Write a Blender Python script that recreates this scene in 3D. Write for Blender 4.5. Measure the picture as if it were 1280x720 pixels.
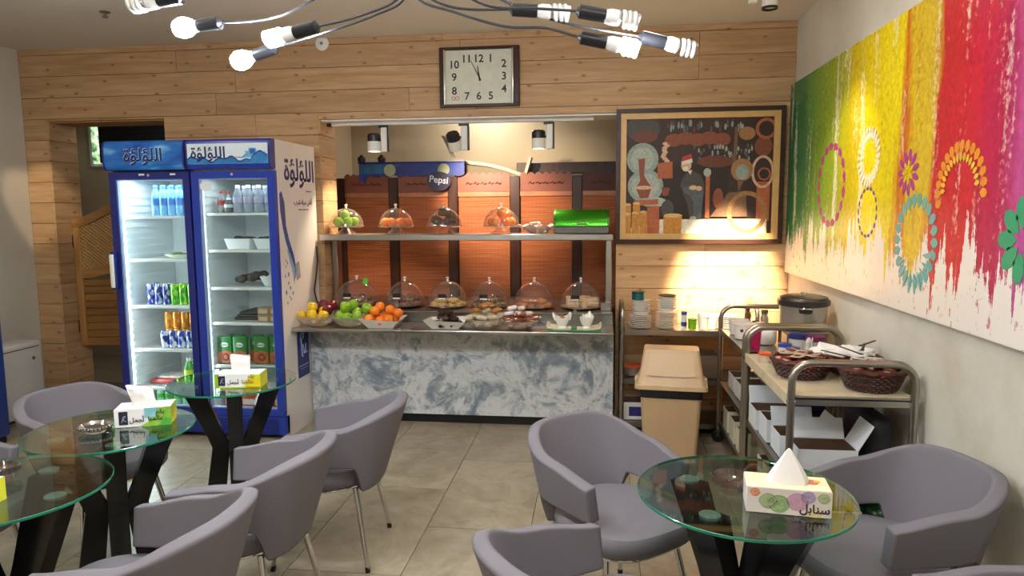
import bpy, bmesh, math, random
from mathutils import Vector, Matrix, Euler
rnd = random.Random(11)
PI = math.pi
for o in list(bpy.data.objects):
    bpy.data.objects.remove(o, do_unlink=True)
SC = bpy.context.scene
C = SC.collection

# ------------------------------------------------------------------ camera
def cam_axes(yaw, p, r):
    fw = Vector((math.sin(yaw)*math.cos(p), math.cos(yaw)*math.cos(p), math.sin(p)))
    rt = Vector((math.cos(yaw), -math.sin(yaw), 0)); dn = fw.cross(rt)
    return math.cos(r)*rt+math.sin(r)*dn, -math.sin(r)*rt+math.cos(r)*dn, fw
RT, DN, FW = cam_axes(math.radians(-7.10), math.radians(-6.42), math.radians(.39))
cd = bpy.data.cameras.new('camera'); cd.sensor_width = 36; cd.lens = 868.8/1280*36; cd.clip_start = .05
cam = bpy.data.objects.new('camera', cd); C.objects.link(cam)
cam.matrix_world = Matrix(((RT.x, -DN.x, -FW.x, 0), (RT.y, -DN.y, -FW.y, 0), (RT.z, -DN.z, -FW.z, 1.6), (0, 0, 0, 1)))
SC.camera = cam
# ------------------------------------------------------------------ world, exposure
w = bpy.data.worlds.new('world'); SC.world = w; w.use_nodes = True
bgn = w.node_tree.nodes['Background']; bgn.inputs[0].default_value = (.75, .82, .9, 1); bgn.inputs[1].default_value = .25
vs = SC.view_settings
vs.view_transform = 'Standard'; vs.look = 'None'; vs.gamma = 1; vs.use_curve_mapping = False; vs.exposure = 0.16
# ------------------------------------------------------------------ large lights (fill lamps added under the ceiling)
def area(name, loc, size, power, col, rot=(0, 0, 0), sizey=None, spread=PI):
    l = bpy.data.lights.new(name, 'AREA'); l.energy = power; l.color = col; l.size = size; l.spread = spread
    if sizey: l.shape = 'RECTANGLE'; l.size_y = sizey
    else: l.shape = 'DISK'
    o = bpy.data.objects.new(name, l); C.objects.link(o); o.location = loc; o.rotation_euler = rot
    return o
def spot(name, loc, target, power, col, ang=40, blend=.5, rad=.03):
    l = bpy.data.lights.new(name, 'SPOT'); l.energy = power; l.color = col; l.spot_size = math.radians(ang); l.spot_blend = blend; l.shadow_soft_size = rad
    o = bpy.data.objects.new(name, l); C.objects.link(o); o.location = loc
    o.rotation_euler = (Vector(target)-Vector(loc)).to_track_quat('-Z', 'Y').to_euler()
    return o
WARM = (1, .80, .56); NEUT = (1, .93, .84); COOL = (.86, .95, 1)
DOWNLIGHTS = [(-3.2, .9), (-1.1, .6), (.6, .4), (-2.6, -1.2), (-.2, -1.4)]  # unseen lamps added as general fill for the room
for (x, y) in DOWNLIGHTS:
    area('downlight_lamp', (x, y, 2.868), .16, 15, NEUT)
for (x, y) in [(-3.3, 3.1), (.35, 3.5)]:
    area('downlight_lamp', (x, y, 2.868), .16, 11, NEUT)  # two more added fills, deeper in the room
# spots on the lighting track and on the ceiling
TRACK = [(-1.766, 5.40), (-1.125, 5.40), (-.461, 5.40)]
spot('track_lamp', (-1.766, 5.42, 2.06), (-1.98, 5.46, 1.3), 70, WARM, 95, .6)
spot('track_lamp', (-1.12, 5.45, 2.05), (-.95, 6.25, 1.75), 95, WARM, 75, .7)
spot('track_lamp', (-.461, 5.42, 2.06), (-.50, 5.45, .9), 80, WARM, 75, .6)
spot('wall_spot_lamp', (.945, 4.2, 2.69), (.93, 5.25, 0.94), 2300, WARM, 27, .8)
spot('mural_spot_lamp', (.55, 3.7, 2.72), (1.35, 4.05, 1.7), 62, (1, .86, .66), 50, .8)
area('kitchen_lamp', (-1.1, 6.75, 2.86), .3, 16, NEUT)  # added fill that lifts the kitchen back wall
area('corridor_lamp', (-4.2, 6.3, 2.86), .2, 5, NEUT)  # added fill for the corridor behind the left opening
spot('entry_spot_lamp', (-3.9, 4.1, 2.72), (-4.56, 5.25, 1.72), 60, WARM, 20, .5)

# ------------------------------------------------------------------ materials
def lin(c):
    if isinstance(c, str):
        c = [int(c[i:i+2], 16)/255 for i in (0, 2, 4)]
    return tuple((x/12.92 if x <= .04045 else ((x+.055)/1.055)**2.4) for x in c)
MATS = {}
class N:
    """tiny node helper"""
    def __init__(s, name):
        s.m = bpy.data.materials.new(name); s.m.use_nodes = True; s.t = s.m.node_tree; s.t.nodes.clear()
        s.out = s.n('ShaderNodeOutputMaterial')
    def n(s, typ, **kw):
        nd = s.t.nodes.new(typ)
        for k, v in kw.items():
            if k.startswith('i_'):
                k = k[2:]; k = int(k) if k.isdigit() else k.replace('_', ' ')
                if isinstance(v, tuple) and len(v) == 2 and hasattr(v[0], 'outputs'): s.t.links.new(v[0].outputs[v[1]], nd.inputs[k])
                elif hasattr(v, 'outputs'): s.t.links.new(v.outputs[0], nd.inputs[k])
                else: nd.inputs[k].default_value = v
            else: setattr(nd, k, v)
        return nd
    def ramp(s, fac, stops, interp='LINEAR'):
        r = s.n('ShaderNodeValToRGB', i_0=fac); e = r.color_ramp; e.interpolation = interp
        while len(e.elements) < len(stops): e.elements.new(.5)
        for el, (p, c) in zip(e.elements, stops):
            el.position = p; el.color = (*(lin(c) if not isinstance(c, (int, float)) else (c, c, c)), 1)
        return r
    def mix(s, fac, a, b, typ='MIX'):
        m = s.n('ShaderNodeMix', data_type='RGBA', blend_type=typ)
        for k, v in ((0, fac), (6, a), (7, b)):
            if isinstance(v, tuple) and len(v) == 2 and hasattr(v[0], 'outputs'): s.t.links.new(v[0].outputs[v[1]], m.inputs[k])
            elif hasattr(v, 'outputs'): s.t.links.new(v.outputs[0], m.inputs[k])
            elif isinstance(v, (str, tuple)): m.inputs[k].default_value = (*lin(v), 1)
            else: m.inputs[k].default_value = v
        return (m, 2)
    def math(s, op, a, b=0, c=0):
        return s.n('ShaderNodeMath', operation=op, i_0=a, i_1=b, i_2=c)
    def coord(s, which='Object', scale=(1, 1, 1), rand=0, loc=(0, 0, 0)):
        tc = s.n('ShaderNodeTexCoord'); v = (tc, which)
        if rand:
            oi = s.n('ShaderNodeObjectInfo'); mu = s.n('ShaderNodeVectorMath', operation='SCALE', i_0=(1.0, 3.7, 7.3)); s.t.links.new(oi.outputs['Random'], mu.inputs['Scale'])
            mu2 = s.n('ShaderNodeVectorMath', operation='SCALE', i_0=mu, i_Scale=rand); v = s.n('ShaderNodeVectorMath', operation='ADD', i_0=v, i_1=mu2)
        return s.n('ShaderNodeMapping', i_0=v, i_Scale=scale, i_Location=loc)
    def done(s, sh):
        s.t.links.new(sh.outputs[0], s.out.inputs[0]); return s.m
    def bsdf(s, col, rough=.5, metal=0, spec=.5, bump=None, bstr=.2, bdist=.01, **kw):
        p = s.n('ShaderNodeBsdfPrincipled')
        for k, v in (('Base Color', col), ('Roughness', rough), ('Metallic', metal), ('Specular IOR Level', spec)):
            if isinstance(v, tuple) and len(v) == 2 and hasattr(v[0], 'outputs'): s.t.links.new(v[0].outputs[v[1]], p.inputs[k])
            elif hasattr(v, 'outputs'): s.t.links.new(v.outputs[0], p.inputs[k])
            elif isinstance(v, (str, tuple)): p.inputs[k].default_value = (*lin(v), 1)
            else: p.inputs[k].default_value = v
        for k, v in kw.items(): p.inputs[k.replace('_', ' ')].default_value = v
        if bump is not None:
            b = s.n('ShaderNodeBump', i_Strength=bstr, i_Distance=bdist)
            if isinstance(bump, tuple): s.t.links.new(bump[0].outputs[bump[1]], b.inputs['Height'])
            else: s.t.links.new(bump.outputs[0], b.inputs['Height'])
            s.t.links.new(b.outputs[0], p.inputs['Normal'])
        return p
def plain(c, rough=.5, metal=0, var=.12, scale=18, spec=.5, bstr=.0, **kw):
    """procedural material: base colour with slight noise mottling"""
    key = (c, rough, metal, var, scale, spec, bstr, tuple(sorted(kw.items())))
    if key in MATS: return MATS[key]
    q = N('mat_'+str(c)); nz = q.n('ShaderNodeTexNoise', i_0=q.coord(), i_Scale=scale, i_Detail=3.0)
    l = lin(c); f = q.ramp(nz, [(.3, 1-var), (.7, 1.0)])
    col = q.mix(1.0, c, f, 'MULTIPLY')
    MATS[key] = q.done(q.bsdf(col, rough, metal, spec, bump=nz if bstr else None, bstr=bstr, **kw)); return MATS[key]
def emis(c, strength, base=None):
    key = ('e', c, strength)
    if key in MATS: return MATS[key]
    q = N('emit_'+str(c)); e = q.n('ShaderNodeEmission', i_0=(*lin(c), 1), i_1=strength); MATS[key] = q.done(e); return MATS[key]
def thin_glass(name, tint='F2F8F6', ior=1.45, rough=.02, refl=1.0):
    q = N(name); tr = q.n('ShaderNodeBsdfTransparent', i_0=(*lin(tint), 1)); gl = q.n('ShaderNodeBsdfGlossy', i_0=(1, 1, 1, 1), i_Roughness=rough)
    f0 = ((ior-1)/(ior+1))**2; lw = q.n('ShaderNodeLayerWeight', i_0=.5); p5 = q.math('POWER', (lw, 'Facing'), 5.0)
    f = q.math('MULTIPLY', q.math('MULTIPLY_ADD', p5, 1-f0, f0), refl)
    mx = q.n('ShaderNodeMixShader', i_0=f); q.t.links.new(tr.outputs[0], mx.inputs[1]); q.t.links.new(gl.outputs[0], mx.inputs[2])
    return q.done(mx)
def haze_glass(name, tint, refl, diff):
    q = N(name); tr = q.n('ShaderNodeBsdfTransparent', i_0=(*lin(tint), 1)); gl = q.n('ShaderNodeBsdfGlossy', i_0=(1, 1, 1, 1), i_Roughness=.05); df = q.n('ShaderNodeBsdfDiffuse', i_0=(.85, .8, .76, 1))
    lw = q.n('ShaderNodeLayerWeight', i_0=.5); p5 = q.math('POWER', (lw, 'Facing'), 3.0); f = q.math('MINIMUM', q.math('MULTIPLY', q.math('MULTIPLY_ADD', p5, .9, .05), refl), 1.0)
    m1 = q.n('ShaderNodeMixShader', i_0=q.math('MULTIPLY_ADD', p5, diff*2.5, diff)); q.t.links.new(tr.outputs[0], m1.inputs[1]); q.t.links.new(df.outputs[0], m1.inputs[2])
    mx = q.n('ShaderNodeMixShader', i_0=f); q.t.links.new(m1.outputs[0], mx.inputs[1]); q.t.links.new(gl.outputs[0], mx.inputs[2])
    return q.done(mx)
def wood(name, a, b, c, knots=True, axis=0, rough=.5, grain=1.0):
    q = N(name); sc = [7.0, 7.0, 7.0]; sc[axis] = .55
    co = q.coord('Object', tuple(x*grain for x in sc), rand=9.0)
    n1 = q.n('ShaderNodeTexNoise', i_0=co, i_Scale=1.6, i_Detail=6.0, i_Roughness=.62, i_Distortion=1.2)
    col = q.ramp(n1, [(.25, c), (.5, b), (.78, a)])
    n2 = q.n('ShaderNodeTexNoise', i_0=co, i_Scale=9.0, i_Detail=3.0)
    col = q.mix(.35, (col, 0), (q.ramp(n2, [(.3, .55), (.7, 1.0)]), 0), 'MULTIPLY')
    oi = q.n('ShaderNodeObjectInfo'); vv = q.ramp((oi, 'Random'), [(0, .82), (1, 1.0)])
    col = q.mix(1.0, col, (vv, 0), 'MULTIPLY')
    if knots:
        ck = q.coord('Object', (1, 1, 1), rand=13.0); sp_ = q.n('ShaderNodeSeparateXYZ', i_0=ck)
        cv = q.n('ShaderNodeCombineXYZ', i_0=q.math('MULTIPLY', (sp_, axis), 3.4), i_1=q.math('MULTIPLY', (sp_, 2), 7.0))
        vo = q.n('ShaderNodeTexVoronoi', voronoi_dimensions='2D', i_0=cv, i_Scale=1.0, i_Randomness=1.0)
        k = q.ramp((vo, 'Distance'), [(.03, .9), (.075, .0)])
        col = q.mix((k, 0), col, '5A3418')
        ring = q.ramp((vo, 'Distance'), [(.06, .4), (.16, .0)])
        col = q.mix((ring, 0), col, c)
    return q.done(q.bsdf(col, rough, spec=.35, bump=n1, bstr=.12, bdist=.004))
M = {}
M['pine'] = wood('pine_plank', 'DDB98E', 'CDA478', 'B78A5E', True, 0, .48)
M['pine_y'] = wood('pine_plank_reveal', 'DDB98E', 'CDA478', 'B78A5E', True, 1, .48)
M['oak'] = wood('saloon_oak', 'C89A5C', 'B5854A', '96683A', False, 2, .5)
M['oak_h'] = wood('saloon_oak_h', 'C49458', 'A97A44', '8A5E32', False, 0, .5)
M['darkwood'] = wood('dark_wood', '5A3422', '46271A', '311A11', False, 2, .4)
M['frame_dark'] = wood('frame_dark', '4A2E24', '3A221B', '281712', False, 0, .35)
M['backing'] = plain('5B3C22', .8)
M['chrome'] = plain('D8D8DA', .12, 1.0, .05)
M['steel'] = plain('B9B7B2', .28, 1.0, .12, 6)
M['tube_steel'] = plain('A9A39A', .3, 1.0, .1, 8)
M['steel_dark'] = plain('8C8A86', .32, 1.0, .15, 6)
M['white'] = plain('E8E6E0', .45, 0, .05)
M['black'] = plain('141416', .4, 0, .2)
M['blackgloss'] = plain('0E0E10', .18, 0, .2)
M['fridge_blue'] = plain('1F3AA0', .3, 0, .06)
M['fridge_navy'] = plain('1A2478', .3, 0, .06)
M['liner'] = plain('E3E9EA', .35, 0, .04)
M['glass'] = thin_glass('clear_glass')
M['door_glass'] = thin_glass('door_glass', 'F4FAFA', 1.4, .02, .8)
M['plastic_clear'] = haze_glass('clear_acrylic', 'F8F4EE', 1.0, .14)
M['table_glass'] = thin_glass('table_glass', 'CFDFD9', 1.55, .012, 1.35)
M['bottle_clear'] = thin_glass('bottle_clear', 'CFE4F2', 1.4, .06)
def _edge():
    q = N('glass_edge_green'); nz = q.n('ShaderNodeTexNoise', i_0=q.coord(), i_Scale=12.0)
    return q.done(q.bsdf(q.mix(nz, '0C4A38', '2F9A78'), .12, spec=.8))
M['glass_edge'] = _edge()
def _plaster(name, a, b, c, sc=1.3):
    q = N(name); co = q.coord('Object')
    n1 = q.n('ShaderNodeTexNoise', i_0=co, i_Scale=sc, i_Detail=8.0, i_Roughness=.6); n2 = q.n('ShaderNodeTexNoise', i_0=co, i_Scale=35.0, i_Detail=4.0)
    col = q.ramp(n1, [(.3, c), (.5, b), (.7, a)])
    return q.done(q.bsdf((col, 0), .8, spec=.2, bump=n2, bstr=.15, bdist=.004))
M['plaster'] = _plaster('plaster_wall', 'D6D2C6', 'CCC7B9', 'B9B09C', 1.6)
M['paintwall'] = _plaster('painted_wall', 'CFC9BA', 'CBC4B4', 'C5BDAC', .8)
M['ceil'] = _plaster('ceiling_paint', 'E2DACC', 'DED5C6', 'D9D0C0', .6)
M['kitchen'] = _plaster('kitchen_wall', 'C6B79C', 'C1B195', 'BAA98C', .9)
def _tile():
    q = N('stone_tile'); co = q.coord('Object', (1, 1, 1), rand=17.0)
    n1 = q.n('ShaderNodeTexNoise', i_0=co, i_Scale=2.6, i_Detail=9.0, i_Roughness=.66, i_Distortion=1.5)
    n2 = q.n('ShaderNodeTexNoise', i_0=co, i_Scale=14.0, i_Detail=5.0)
    col = q.ramp(n1, [(.25, '7E725E'), (.45, '9A8E78'), (.6, 'A99E88'), (.8, '8B7E69')])
    col = q.mix(.3, (col, 0), (q.ramp(n2, [(.35, .6), (.65, 1.0)]), 0), 'MULTIPLY')
    return q.done(q.bsdf(col, .38, spec=.45, bump=n2, bstr=.06, bdist=.004))
M['tile'] = _tile()
M['grout'] = plain('6E6352', .8)
def _marble():
    q = N('marble'); co = q.coord('Object')
    n0 = q.n('ShaderNodeTexNoise', i_0=co, i_Scale=2.2, i_Detail=6.0, i_Distortion=1.0)
    wv = q.n('ShaderNodeVectorMath', operation='ADD', i_0=co); sc2 = q.n('ShaderNodeVectorMath', operation='SCALE', i_Scale=.55); q.t.links.new(n0.outputs['Color'], sc2.inputs[0]); q.t.links.new(sc2.outputs[0], wv.inputs[1])
    n1 = q.n('ShaderNodeTexNoise', i_0=wv, i_Scale=5.0, i_Detail=10.0, i_Roughness=.68)
    col = q.ramp(n1, [(.30, '6C7986'), (.42, '8C98A3'), (.5, 'C4C9CC'), (.56, 'D8DADA'), (.64, 'A4ADB4'), (.74, 'CCD0D2')])
    return q.done(q.bsdf((col, 0), .22, spec=.5))
M['marble'] = _marble()
def _fabric():
    q = N('grey_fabric'); co = q.coord('Object'); n1 = q.n('ShaderNodeTexNoise', i_0=co, i_Scale=260.0, i_Detail=2.0); n2 = q.n('ShaderNodeTexNoise', i_0=co, i_Scale=3.0, i_Detail=2.0)
    col = q.mix(n2, '6F6C72', '78757C')
    return q.done(q.bsdf(col, .72, spec=.25, bump=n1, bstr=.18, bdist=.002))
M['fabric'] = _fabric()
def _bamboo():
    q = N('bamboo_shade'); co = q.coord('Object')
    wv = q.n('ShaderNodeTexWave', i_0=co, i_Scale=26.0, i_Distortion=.4); wv.bands_direction = 'Z'
    wx = q.n('ShaderNodeTexWave', i_0=co, i_Scale=9.0, i_Distortion=.1); wx.bands_direction = 'X'
    n1 = q.n('ShaderNodeTexNoise', i_0=q.coord('Object', (.8, 1, 30)), i_Scale=3.0, i_Detail=3.0)
    col = q.ramp(n1, [(.3, 'A0522F'), (.7, 'C87A4C')])
    col = q.mix(.55, (col, 0), (q.ramp((wv, 'Color'), [(.15, .45), (.5, 1.0)]), 0), 'MULTIPLY')
    col = q.mix(.12, col, (q.ramp((wx, 'Color'), [(.05, .4), (.2, 1.0)]), 0), 'MULTIPLY')
    return q.done(q.bsdf(col, .6, spec=.3, bump=wv, bstr=.4, bdist=.004))
M['bamboo'] = _bamboo()

# ------------------------------------------------------------------ mesh building
class B:
    def __init__(s): s.v = []; s.f = []; s.m = []; s.mi = 0
    def add(s, vs, fs):
        o = len(s.v); s.v += [tuple(p) for p in vs]; s.f += [[i+o for i in f] for f in fs]; s.m += [s.mi]*len(fs); return s
    def mat(s, i): s.mi = i; return s
    def box(s, x0, x1, y0, y1, z0, z1):
        v = [(x, y, z) for z in (z0, z1) for y in (y0, y1) for x in (x0, x1)]
        return s.add(v, [(0, 2, 3, 1), (4, 5, 7, 6), (0, 1, 5, 4), (2, 6, 7, 3), (0, 4, 6, 2), (1, 3, 7, 5)])
    def bm(s, b, mtx=None):
        b.verts.ensure_lookup_table(); b.verts.index_update()
        s.add([(mtx @ v.co if mtx else v.co)[:] for v in b.verts], [[v.index for v in f.verts] for f in b.faces]); b.free(); return s
    def rbox(s, x0, x1, y0, y1, z0, z1, r=.01, seg=2, mtx=None):
        b = bmesh.new(); bmesh.ops.create_cube(b, size=1)
        for v in b.verts: v.co = Vector(((x0+x1)/2+v.co.x*(x1-x0), (y0+y1)/2+v.co.y*(y1-y0), (z0+z1)/2+v.co.z*(z1-z0)))
        bmesh.ops.bevel(b, geom=b.edges[:], offset=r, segments=seg, affect='EDGES', profile=.5)
        return s.bm(b, mtx)
    def cyl(s, p0, p1, r0, r1=None, n=14, cap=True):
        r1 = r0 if r1 is None else r1; p0 = Vector(p0); p1 = Vector(p1); q = (p1-p0).to_track_quat('Z', 'Y')
        v = []
        for p, r in ((p0, r0), (p1, r1)):
            v += [(p+q @ Vector((r*math.cos(2*PI*i/n), r*math.sin(2*PI*i/n), 0)))[:] for i in range(n)]
        f = [(i, (i+1) % n, n+(i+1) % n, n+i) for i in range(n)]
        if cap: f += [tuple(range(n-1, -1, -1)), tuple(range(n, 2*n))]
        return s.add(v, f)
    def lathe(s, prof, n=20, c=(0, 0, 0), sx=1, sy=1):
        v = []; idx = []
        for r, z in prof:
            if r < 1e-6: idx.append([len(v)]*n); v.append((c[0], c[1], c[2]+z))
            else:
                idx.append([len(v)+i for i in range(n)]); v += [(c[0]+sx*r*math.cos(2*PI*i/n), c[1]+sy*r*math.sin(2*PI*i/n), c[2]+z) for i in range(n)]
        f = []
        for a, b in zip(idx, idx[1:]):
            for i in range(n):
                q = [a[i], a[(i+1) % n], b[(i+1) % n], b[i]]; q = list(dict.fromkeys(q))
                if len(q) > 2: f.append(q)
        return s.add(v, f)
    def tube(s, pts, r, n=8, closed=False, cap=True):
        P = [Vector(p) for p in pts]; L = len(P); v = []
        R = r if isinstance(r, (list, tuple)) else [r]*L
        up = None
        for i in range(L):
            a = P[(i-1) % L] if (closed or i > 0) else P[i]; b = P[(i+1) % L] if (closed or i < L-1) else P[i]
            t = (b-a).normalized()
            if up is None: up = t.orthogonal().normalized()
            up = (up-t*up.dot(t)); up = up.normalized() if up.length > 1e-6 else t.orthogonal().normalized()
            w2 = t.cross(up)
            v += [(P[i]+R[i]*(math.cos(2*PI*k/n)*up+math.sin(2*PI*k/n)*w2))[:] for k in range(n)]
        f = []
        for i in range(L if closed else L-1):
            j = (i+1) % L
            f += [(i*n+k, i*n+(k+1) % n, j*n+(k+1) % n, j*n+k) for k in range(n)]
        if cap and not closed: f += [tuple(range(n-1, -1, -1)), tuple((L-1)*n+k for k in range(n))]
        return s.add(v, f)
    def prism(s, pts, a0, a1, axis='y'):
        n = len(pts)
        def P(p, a): return {'y': (p[0], a, p[1]), 'x': (a, p[0], p[1]), 'z': (p[0], p[1], a)}[axis]
        v = [P(p, a0) for p in pts]+[P(p, a1) for p in pts]
        f = [tuple(range(n)), tuple(range(2*n-1, n-1, -1))]+[(i, n+i, n+(i+1) % n, (i+1) % n) for i in range(n)]
        return s.add(v, f)
    def sphere(s, c, r, n=12, m=8, sx=1, sy=1, sz=1):
        pr = [(r*math.sin(PI*i/m), -r*sz*math.cos(PI*i/m)) for i in range(m+1)]; pr[0] = (0, pr[0][1]); pr[-1] = (0, pr[-1][1])
        return s.lathe(pr, n, c, sx, sy)
    def mesh(s, name, smooth=True, ang=38):
        me = bpy.data.meshes.new(name); me.from_pydata(s.v, [], s.f); me.update()
        b = bmesh.new(); b.from_mesh(me)
        for fa, mi in zip(b.faces, s.m): fa.material_index = mi
        bmesh.ops.recalc_face_normals(b, faces=b.faces[:]); b.to_mesh(me); b.free()
        if smooth:
            me.polygons.foreach_set('use_smooth', [True]*len(me.polygons)); me.set_sharp_from_angle(angle=math.radians(ang))
        return me
    def obj(s, name, mat, parent=None, smooth=True, loc=(0, 0, 0), rot=(0, 0, 0), **tg):
        return put(name, s.mesh(name, smooth), mat, parent, loc, rot, **tg)
def put(name, me, mat, parent=None, loc=(0, 0, 0), rot=(0, 0, 0), label=None, cat=None, group=None, kind=None):
    if not me.materials:
        for m_ in (mat if isinstance(mat, (list, tuple)) else [mat]): me.materials.append(M[m_] if isinstance(m_, str) and m_ in M else m_)
    o = bpy.data.objects.new(name, me); C.objects.link(o); o.location = loc; o.rotation_euler = rot
    if parent: o.parent = parent
    return tag(o, label, cat, group, kind)
def tag(o, label=None, cat=None, group=None, kind=None):
    if label: o['label'] = label
    if cat: o['category'] = cat
    if group: o['group'] = group
    if kind: o['kind'] = kind
    return o
def thing(name, label, cat, loc=(0, 0, 0), rz=0, group=None):
    o = bpy.data.objects.new(name, None); C.objects.link(o); o.location = loc; o.rotation_euler = (0, 0, rz); o.empty_display_size = .1
    return tag(o, label, cat, group)
def dup(root, loc, rz=0, label=None, group=None, rot=None):
    r = root.copy(); C.objects.link(r); r.location = loc; r.rotation_euler = rot or (0, 0, rz)
    if label: r['label'] = label
    if group: r['group'] = group
    def kids(o, c):
        for ch in o.children:
            d = ch.copy(); C.objects.link(d); d.parent = c; kids(ch, d)
    kids(root, r)
    return r
def bake(o):
    """apply the modifiers of o to its mesh"""
    dg = bpy.context.evaluated_depsgraph_get(); me = bpy.data.meshes.new_from_object(o.evaluated_get(dg))
    old = o.data; o.modifiers.clear(); o.data = me; bpy.data.meshes.remove(old); return o
def text_mesh(s, size, bold=0.0, depth=.0008, align='CENTER'):
    c = bpy.data.curves.new('text', 'FONT'); c.body = s; c.size = size; c.offset = bold; c.extrude = depth; c.align_x = align; c.align_y = 'CENTER'; c.resolution_u = 3
    o = bpy.data.objects.new('text', c); C.objects.link(o)
    dg = bpy.context.evaluated_depsgraph_get(); dg.update(); me = bpy.data.meshes.new_from_object(o.evaluated_get(dg)); me.materials.clear()
    bpy.data.objects.remove(o); bpy.data.curves.remove(c); return me
def text(name, s, size, mat, parent, loc, rot=(PI/2, 0, 0), bold=0.0, align='CENTER', **k):
    return put(name, text_mesh(s, size, bold, align=align), mat, parent, loc, rot, **k)
PEARL = '\uFE93\uFE86\uFEDF\uFE86\uFEE0\uFEDF\uFE8D'
WORLD_ = '\uFE8E\uFEE8\uFEE4\uFEDF\uFE8E\uFECB'; AJMAL = '\uFEDE\uFEE4\uFEA0\uFE83'; BIKUM = '\uFEE2\uFEDC\uFE91'; SANABEL = '\uFEDE\uFE91\uFE8E\uFEE8\uFEB3'
# ================================================================== the room shell
XL, XR, YB, YF, ZC = -4.66, 1.375, 5.25, -2.5, 2.905
def struct(name, b, mat, parent=None, smooth=False):
    return b.obj(name, mat, parent, smooth, kind='structure')
floor = struct('floor', B().box(-5.8, 1.6, YF-.1, 7.2, -.12, -.006), 'grout')
# floor tiles .525 x .96, half-staggered, each a tile of its own
tw, tl = .525, .96
tile_me = B().box(-tw/2+.002, tw/2-.002, -tl/2+.002, tl/2-.002, -.02, 0).mesh('tile', False)
k = -9
while True:
    x0 = -.855+k*tw
    if x0 > 1.4: break
    y = 3.30-3*tl if k % 2 == 0 else 3.78-3*tl
    while y < 5.3:
        if x0 > -5.0:
            put('tile', tile_me, 'tile', floor, (x0+tw/2, y+tl/2, 0))
        y += tl
    k += 1
b = B()
b.box(-5.8, 1.6, YF, .42, -.02, -.001); rest = b.obj('tile_rest', 'tile', floor, False)
b = B(); b.box(-5.8, 1.6, 5.95, 7.1, -.02, -.001); b.obj('kitchen_tiles', 'tile', floor, False)
struct('ceiling', B().box(-5.8, 1.6, YF-.1, 7.2, ZC, ZC+.1), 'ceil')
struct('wall_left', B().box(XL-.1, XL, YF-.1, YB+.0, 0, ZC), 'paintwall')
struct('wall_right', B().box(XR, XR+.1, YF-.1, 7.2, 0, ZC), 'plaster')
struct('wall_front', B().box(XL-.1, XR+.1, YF-.1, YF, 0, ZC), 'paintwall')
DO = (-4.45, -3.43, 2.337); CO = (-2.15, .13, 2.30)
PT = .015
b = B(); y0, y1 = YB+PT, YB+.30
b.box(XL-.1, DO[0], y0, y1, 0, ZC).box(DO[0], DO[1], y0, y1, DO[2], ZC).box(DO[1], CO[0], y0, y1, 0, ZC).box(CO[0], CO[1], y0, y1, CO[2], ZC).box(CO[1], XR, y0, y1, 0, ZC)
wb = struct('wall_back', b, 'backing')
rows = [(2.858, ZC)]+[(2.69+.168-.168*(i+1), 2.69+.168-.168*i) for i in range(17)]
def plank(xa, xb, za, zb, parent=wb):
    if xb-xa < .02 or zb-za < .008: return
    me = B().box(-(xb-xa)/2+.0015, (xb-xa)/2-.0015, -PT/2, PT/2, -(zb-za)/2+.002, (zb-za)/2-.002).mesh('plank', False)
    put('plank', me, 'pine', parent, ((xa+xb)/2, YB+PT/2, (za+zb)/2))
def run(xa, xb, za, zb):
    x = xa; first = rnd.uniform(.5, 2.2)
    while x < xb-1e-4:
        nx = min(xb, x+first); first = rnd.uniform(1.5, 2.8)
        if xb-nx < .35: nx = xb
        plank(x, nx, za, zb); x = nx
for za, zb in rows:
    za = max(za, .0)
    spans = [(XL, XR)]
    for (ox0, ox1, oz) in (DO, CO):
        if za < oz:
            ns = []
            for a, c in spans:
                if a < ox0 and c > ox1: ns += [(a, ox0), (ox1, c)]
                else: ns.append((a, c))
            spans = ns
            if zb > oz: plank(ox0, ox1, oz, zb)
    for a, c in spans: run(a, c, za, zb)
# planks lining the two left reveals of the openings
for (x, zt) in ((DO[0], DO[2]), (CO[0], CO[2])):
    for i in range(17):
        za, zb = max(0, 2.69+.168-.168*(i+1)), min(zt, 2.69+.168-.168*i)
        if zb-za < .02: continue
        me = B().box(-.006, .006, -.15, .15, -(zb-za)/2+.002, (zb-za)/2-.002).mesh('plank', False)
        put('plank', me, 'pine_y', wb, (x+.006, YB+.15, (za+zb)/2))
struct('trim_1', B().box(CO[0], CO[1], YB+.02, YB+.30, CO[2]-.012, CO[2]), 'white')
struct('trim_2', B().box(DO[0], DO[1], YB+.02, YB+.30, DO[2]-.012, DO[2]), 'oak_h')
# ---- the rooms seen through the openings
struct('wall_kitchen', B().box(-5.8, 1.6, 7.1, 7.2, 0, ZC), 'kitchen')
struct('wall_partition', B().box(-2.66, -2.56, YB+.30, 7.1, 0, ZC), 'kitchen')
struct('wall_corridor', B().box(-5.8, -5.7, YB-.0, 7.1, 0, ZC), 'kitchen')
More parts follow.
